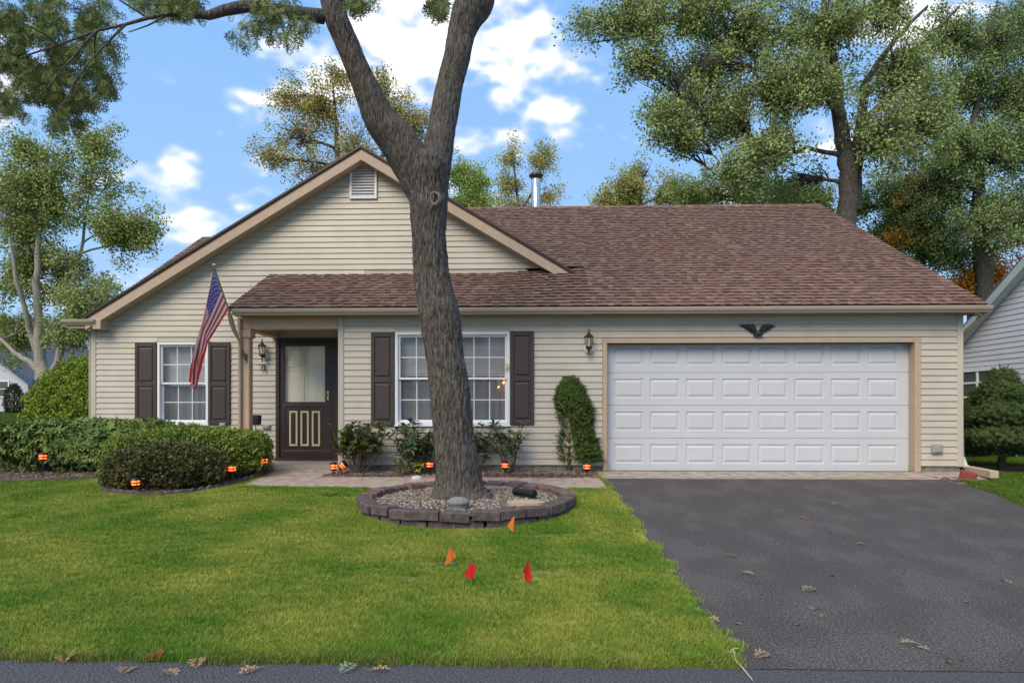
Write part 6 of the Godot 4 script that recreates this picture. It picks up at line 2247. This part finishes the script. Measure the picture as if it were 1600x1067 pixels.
	var nb := thing("garage_building", "low pale building behind the blue-trimmed house", "building", Vector3(g1.x - 2, gy(46), -46))
	part("wall", mb.mesh(), M.siding_pale, nb)
	mb = MB.new()
	var rr := at(14, 545, 50.0)
	mb.hexa([Vector3(g0.x, g1.y, -45.6), Vector3(g1.x + .4, g1.y, -45.6), Vector3(g1.x + .4, g1.y, -54.4), Vector3(g0.x, g1.y, -54.4), Vector3(g0.x, rr.y, -49.9), Vector3(g1.x - .2, rr.y, -49.9), Vector3(g1.x - .2, rr.y, -50.1), Vector3(g0.x, rr.y, -50.1)])
	part("roof", mb.mesh(), M.slate, nb)
	# across the street, behind the camera: what the window panes mirror
	t = thing("opposite_house", "pale house with grey roof across the street, mirrored in the windows", "house", Vector3(-3, -.44, 24))
	mb = MB.new()
	mb.box(Vector3(-12, -.6, 24), Vector3(5, 2.3, 33))
	mb.hexa([Vector3(-9, 2.3, 23.9), Vector3(0, 2.3, 23.9), Vector3(0, 2.3, 24.2), Vector3(-9, 2.3, 24.2), Vector3(-4.55, 5.0, 23.9), Vector3(-4.45, 5.0, 23.9), Vector3(-4.45, 5.0, 24.2), Vector3(-4.55, 5.0, 24.2)])
	part("wall", mb.mesh(), M.siding_white, t)
	mb = MB.new()
	mb.hexa([Vector3(-12.4, 2.3, 23.5), Vector3(5.4, 2.3, 23.5), Vector3(5.4, 2.3, 33.5), Vector3(-12.4, 2.3, 33.5), Vector3(-12.4, 5.4, 28.4), Vector3(5.4, 5.4, 28.4), Vector3(5.4, 5.4, 28.6), Vector3(-12.4, 5.4, 28.6)])
	part("roof", mb.mesh(), M.slate, t)
	for s in [-1.0, 1.0]:
		mb = MB.new()
		var lo := Vector3(-4.5 + s * 4.9, 2.05, 23.4)
		var hi := Vector3(-4.5, 5.2, 23.4)
		mb.hexa([lo, hi, hi + Vector3(0, 0, 4), lo + Vector3(0, 0, 4), lo + Vector3(0, .15, 0), hi + Vector3(0, .15, 0), hi + Vector3(0, .15, 4), lo + Vector3(0, .15, 4)])
		part("roof", mb.mesh(), M.slate, t)

# ---------------------------------------------------------------- scene
func _ready() -> void:
	rng.seed = 20250
	var cam := Camera3D.new()
	cam.name = "camera"
	add_child(cam)
	cam.position = Vector3(0, EYE, 0)
	cam.rotation.y = YAW
	cam.set_frustum(.05 * 1067.0 / F, Vector2(0, .05 * (HZ - 533.5) / F), .05, 400.0)
	cam.current = true
	var sun := DirectionalLight3D.new()
	sun.name = "sun"
	add_child(sun)
	sun.rotation_degrees = Vector3(-44, -26, 0)   # from behind the camera, to the left, high and veiled
	sun.light_color = Color(1.0, .94, .84)
	sun.light_energy = 1.05
	sun.light_angular_distance = 38.0
	sun.shadow_enabled = true
	var we := WorldEnvironment.new()
	we.name = "environment"
	var env := Environment.new()
	env.background_mode = Environment.BG_SKY
	env.sky = Sky.new()
	env.sky.sky_material = make_sky()
	env.background_energy_multiplier = 1.0
	env.tonemap_mode = Environment.TONE_MAPPER_LINEAR
	env.tonemap_exposure = 1.1
	env.sdfgi_enabled = true
	env.ssao_enabled = true
	env.ssil_enabled = true
	we.environment = env
	add_child(we)
	make_materials()
	M.pale_green = mat(Color(.40, .46, .42), .5)
	make_ground()
	make_house()
	make_neighbours()
	make_ring()
	make_beds()
	make_front_tree()
	make_far_trees()
	make_shrubs()
	make_grass()
	make_small_things()
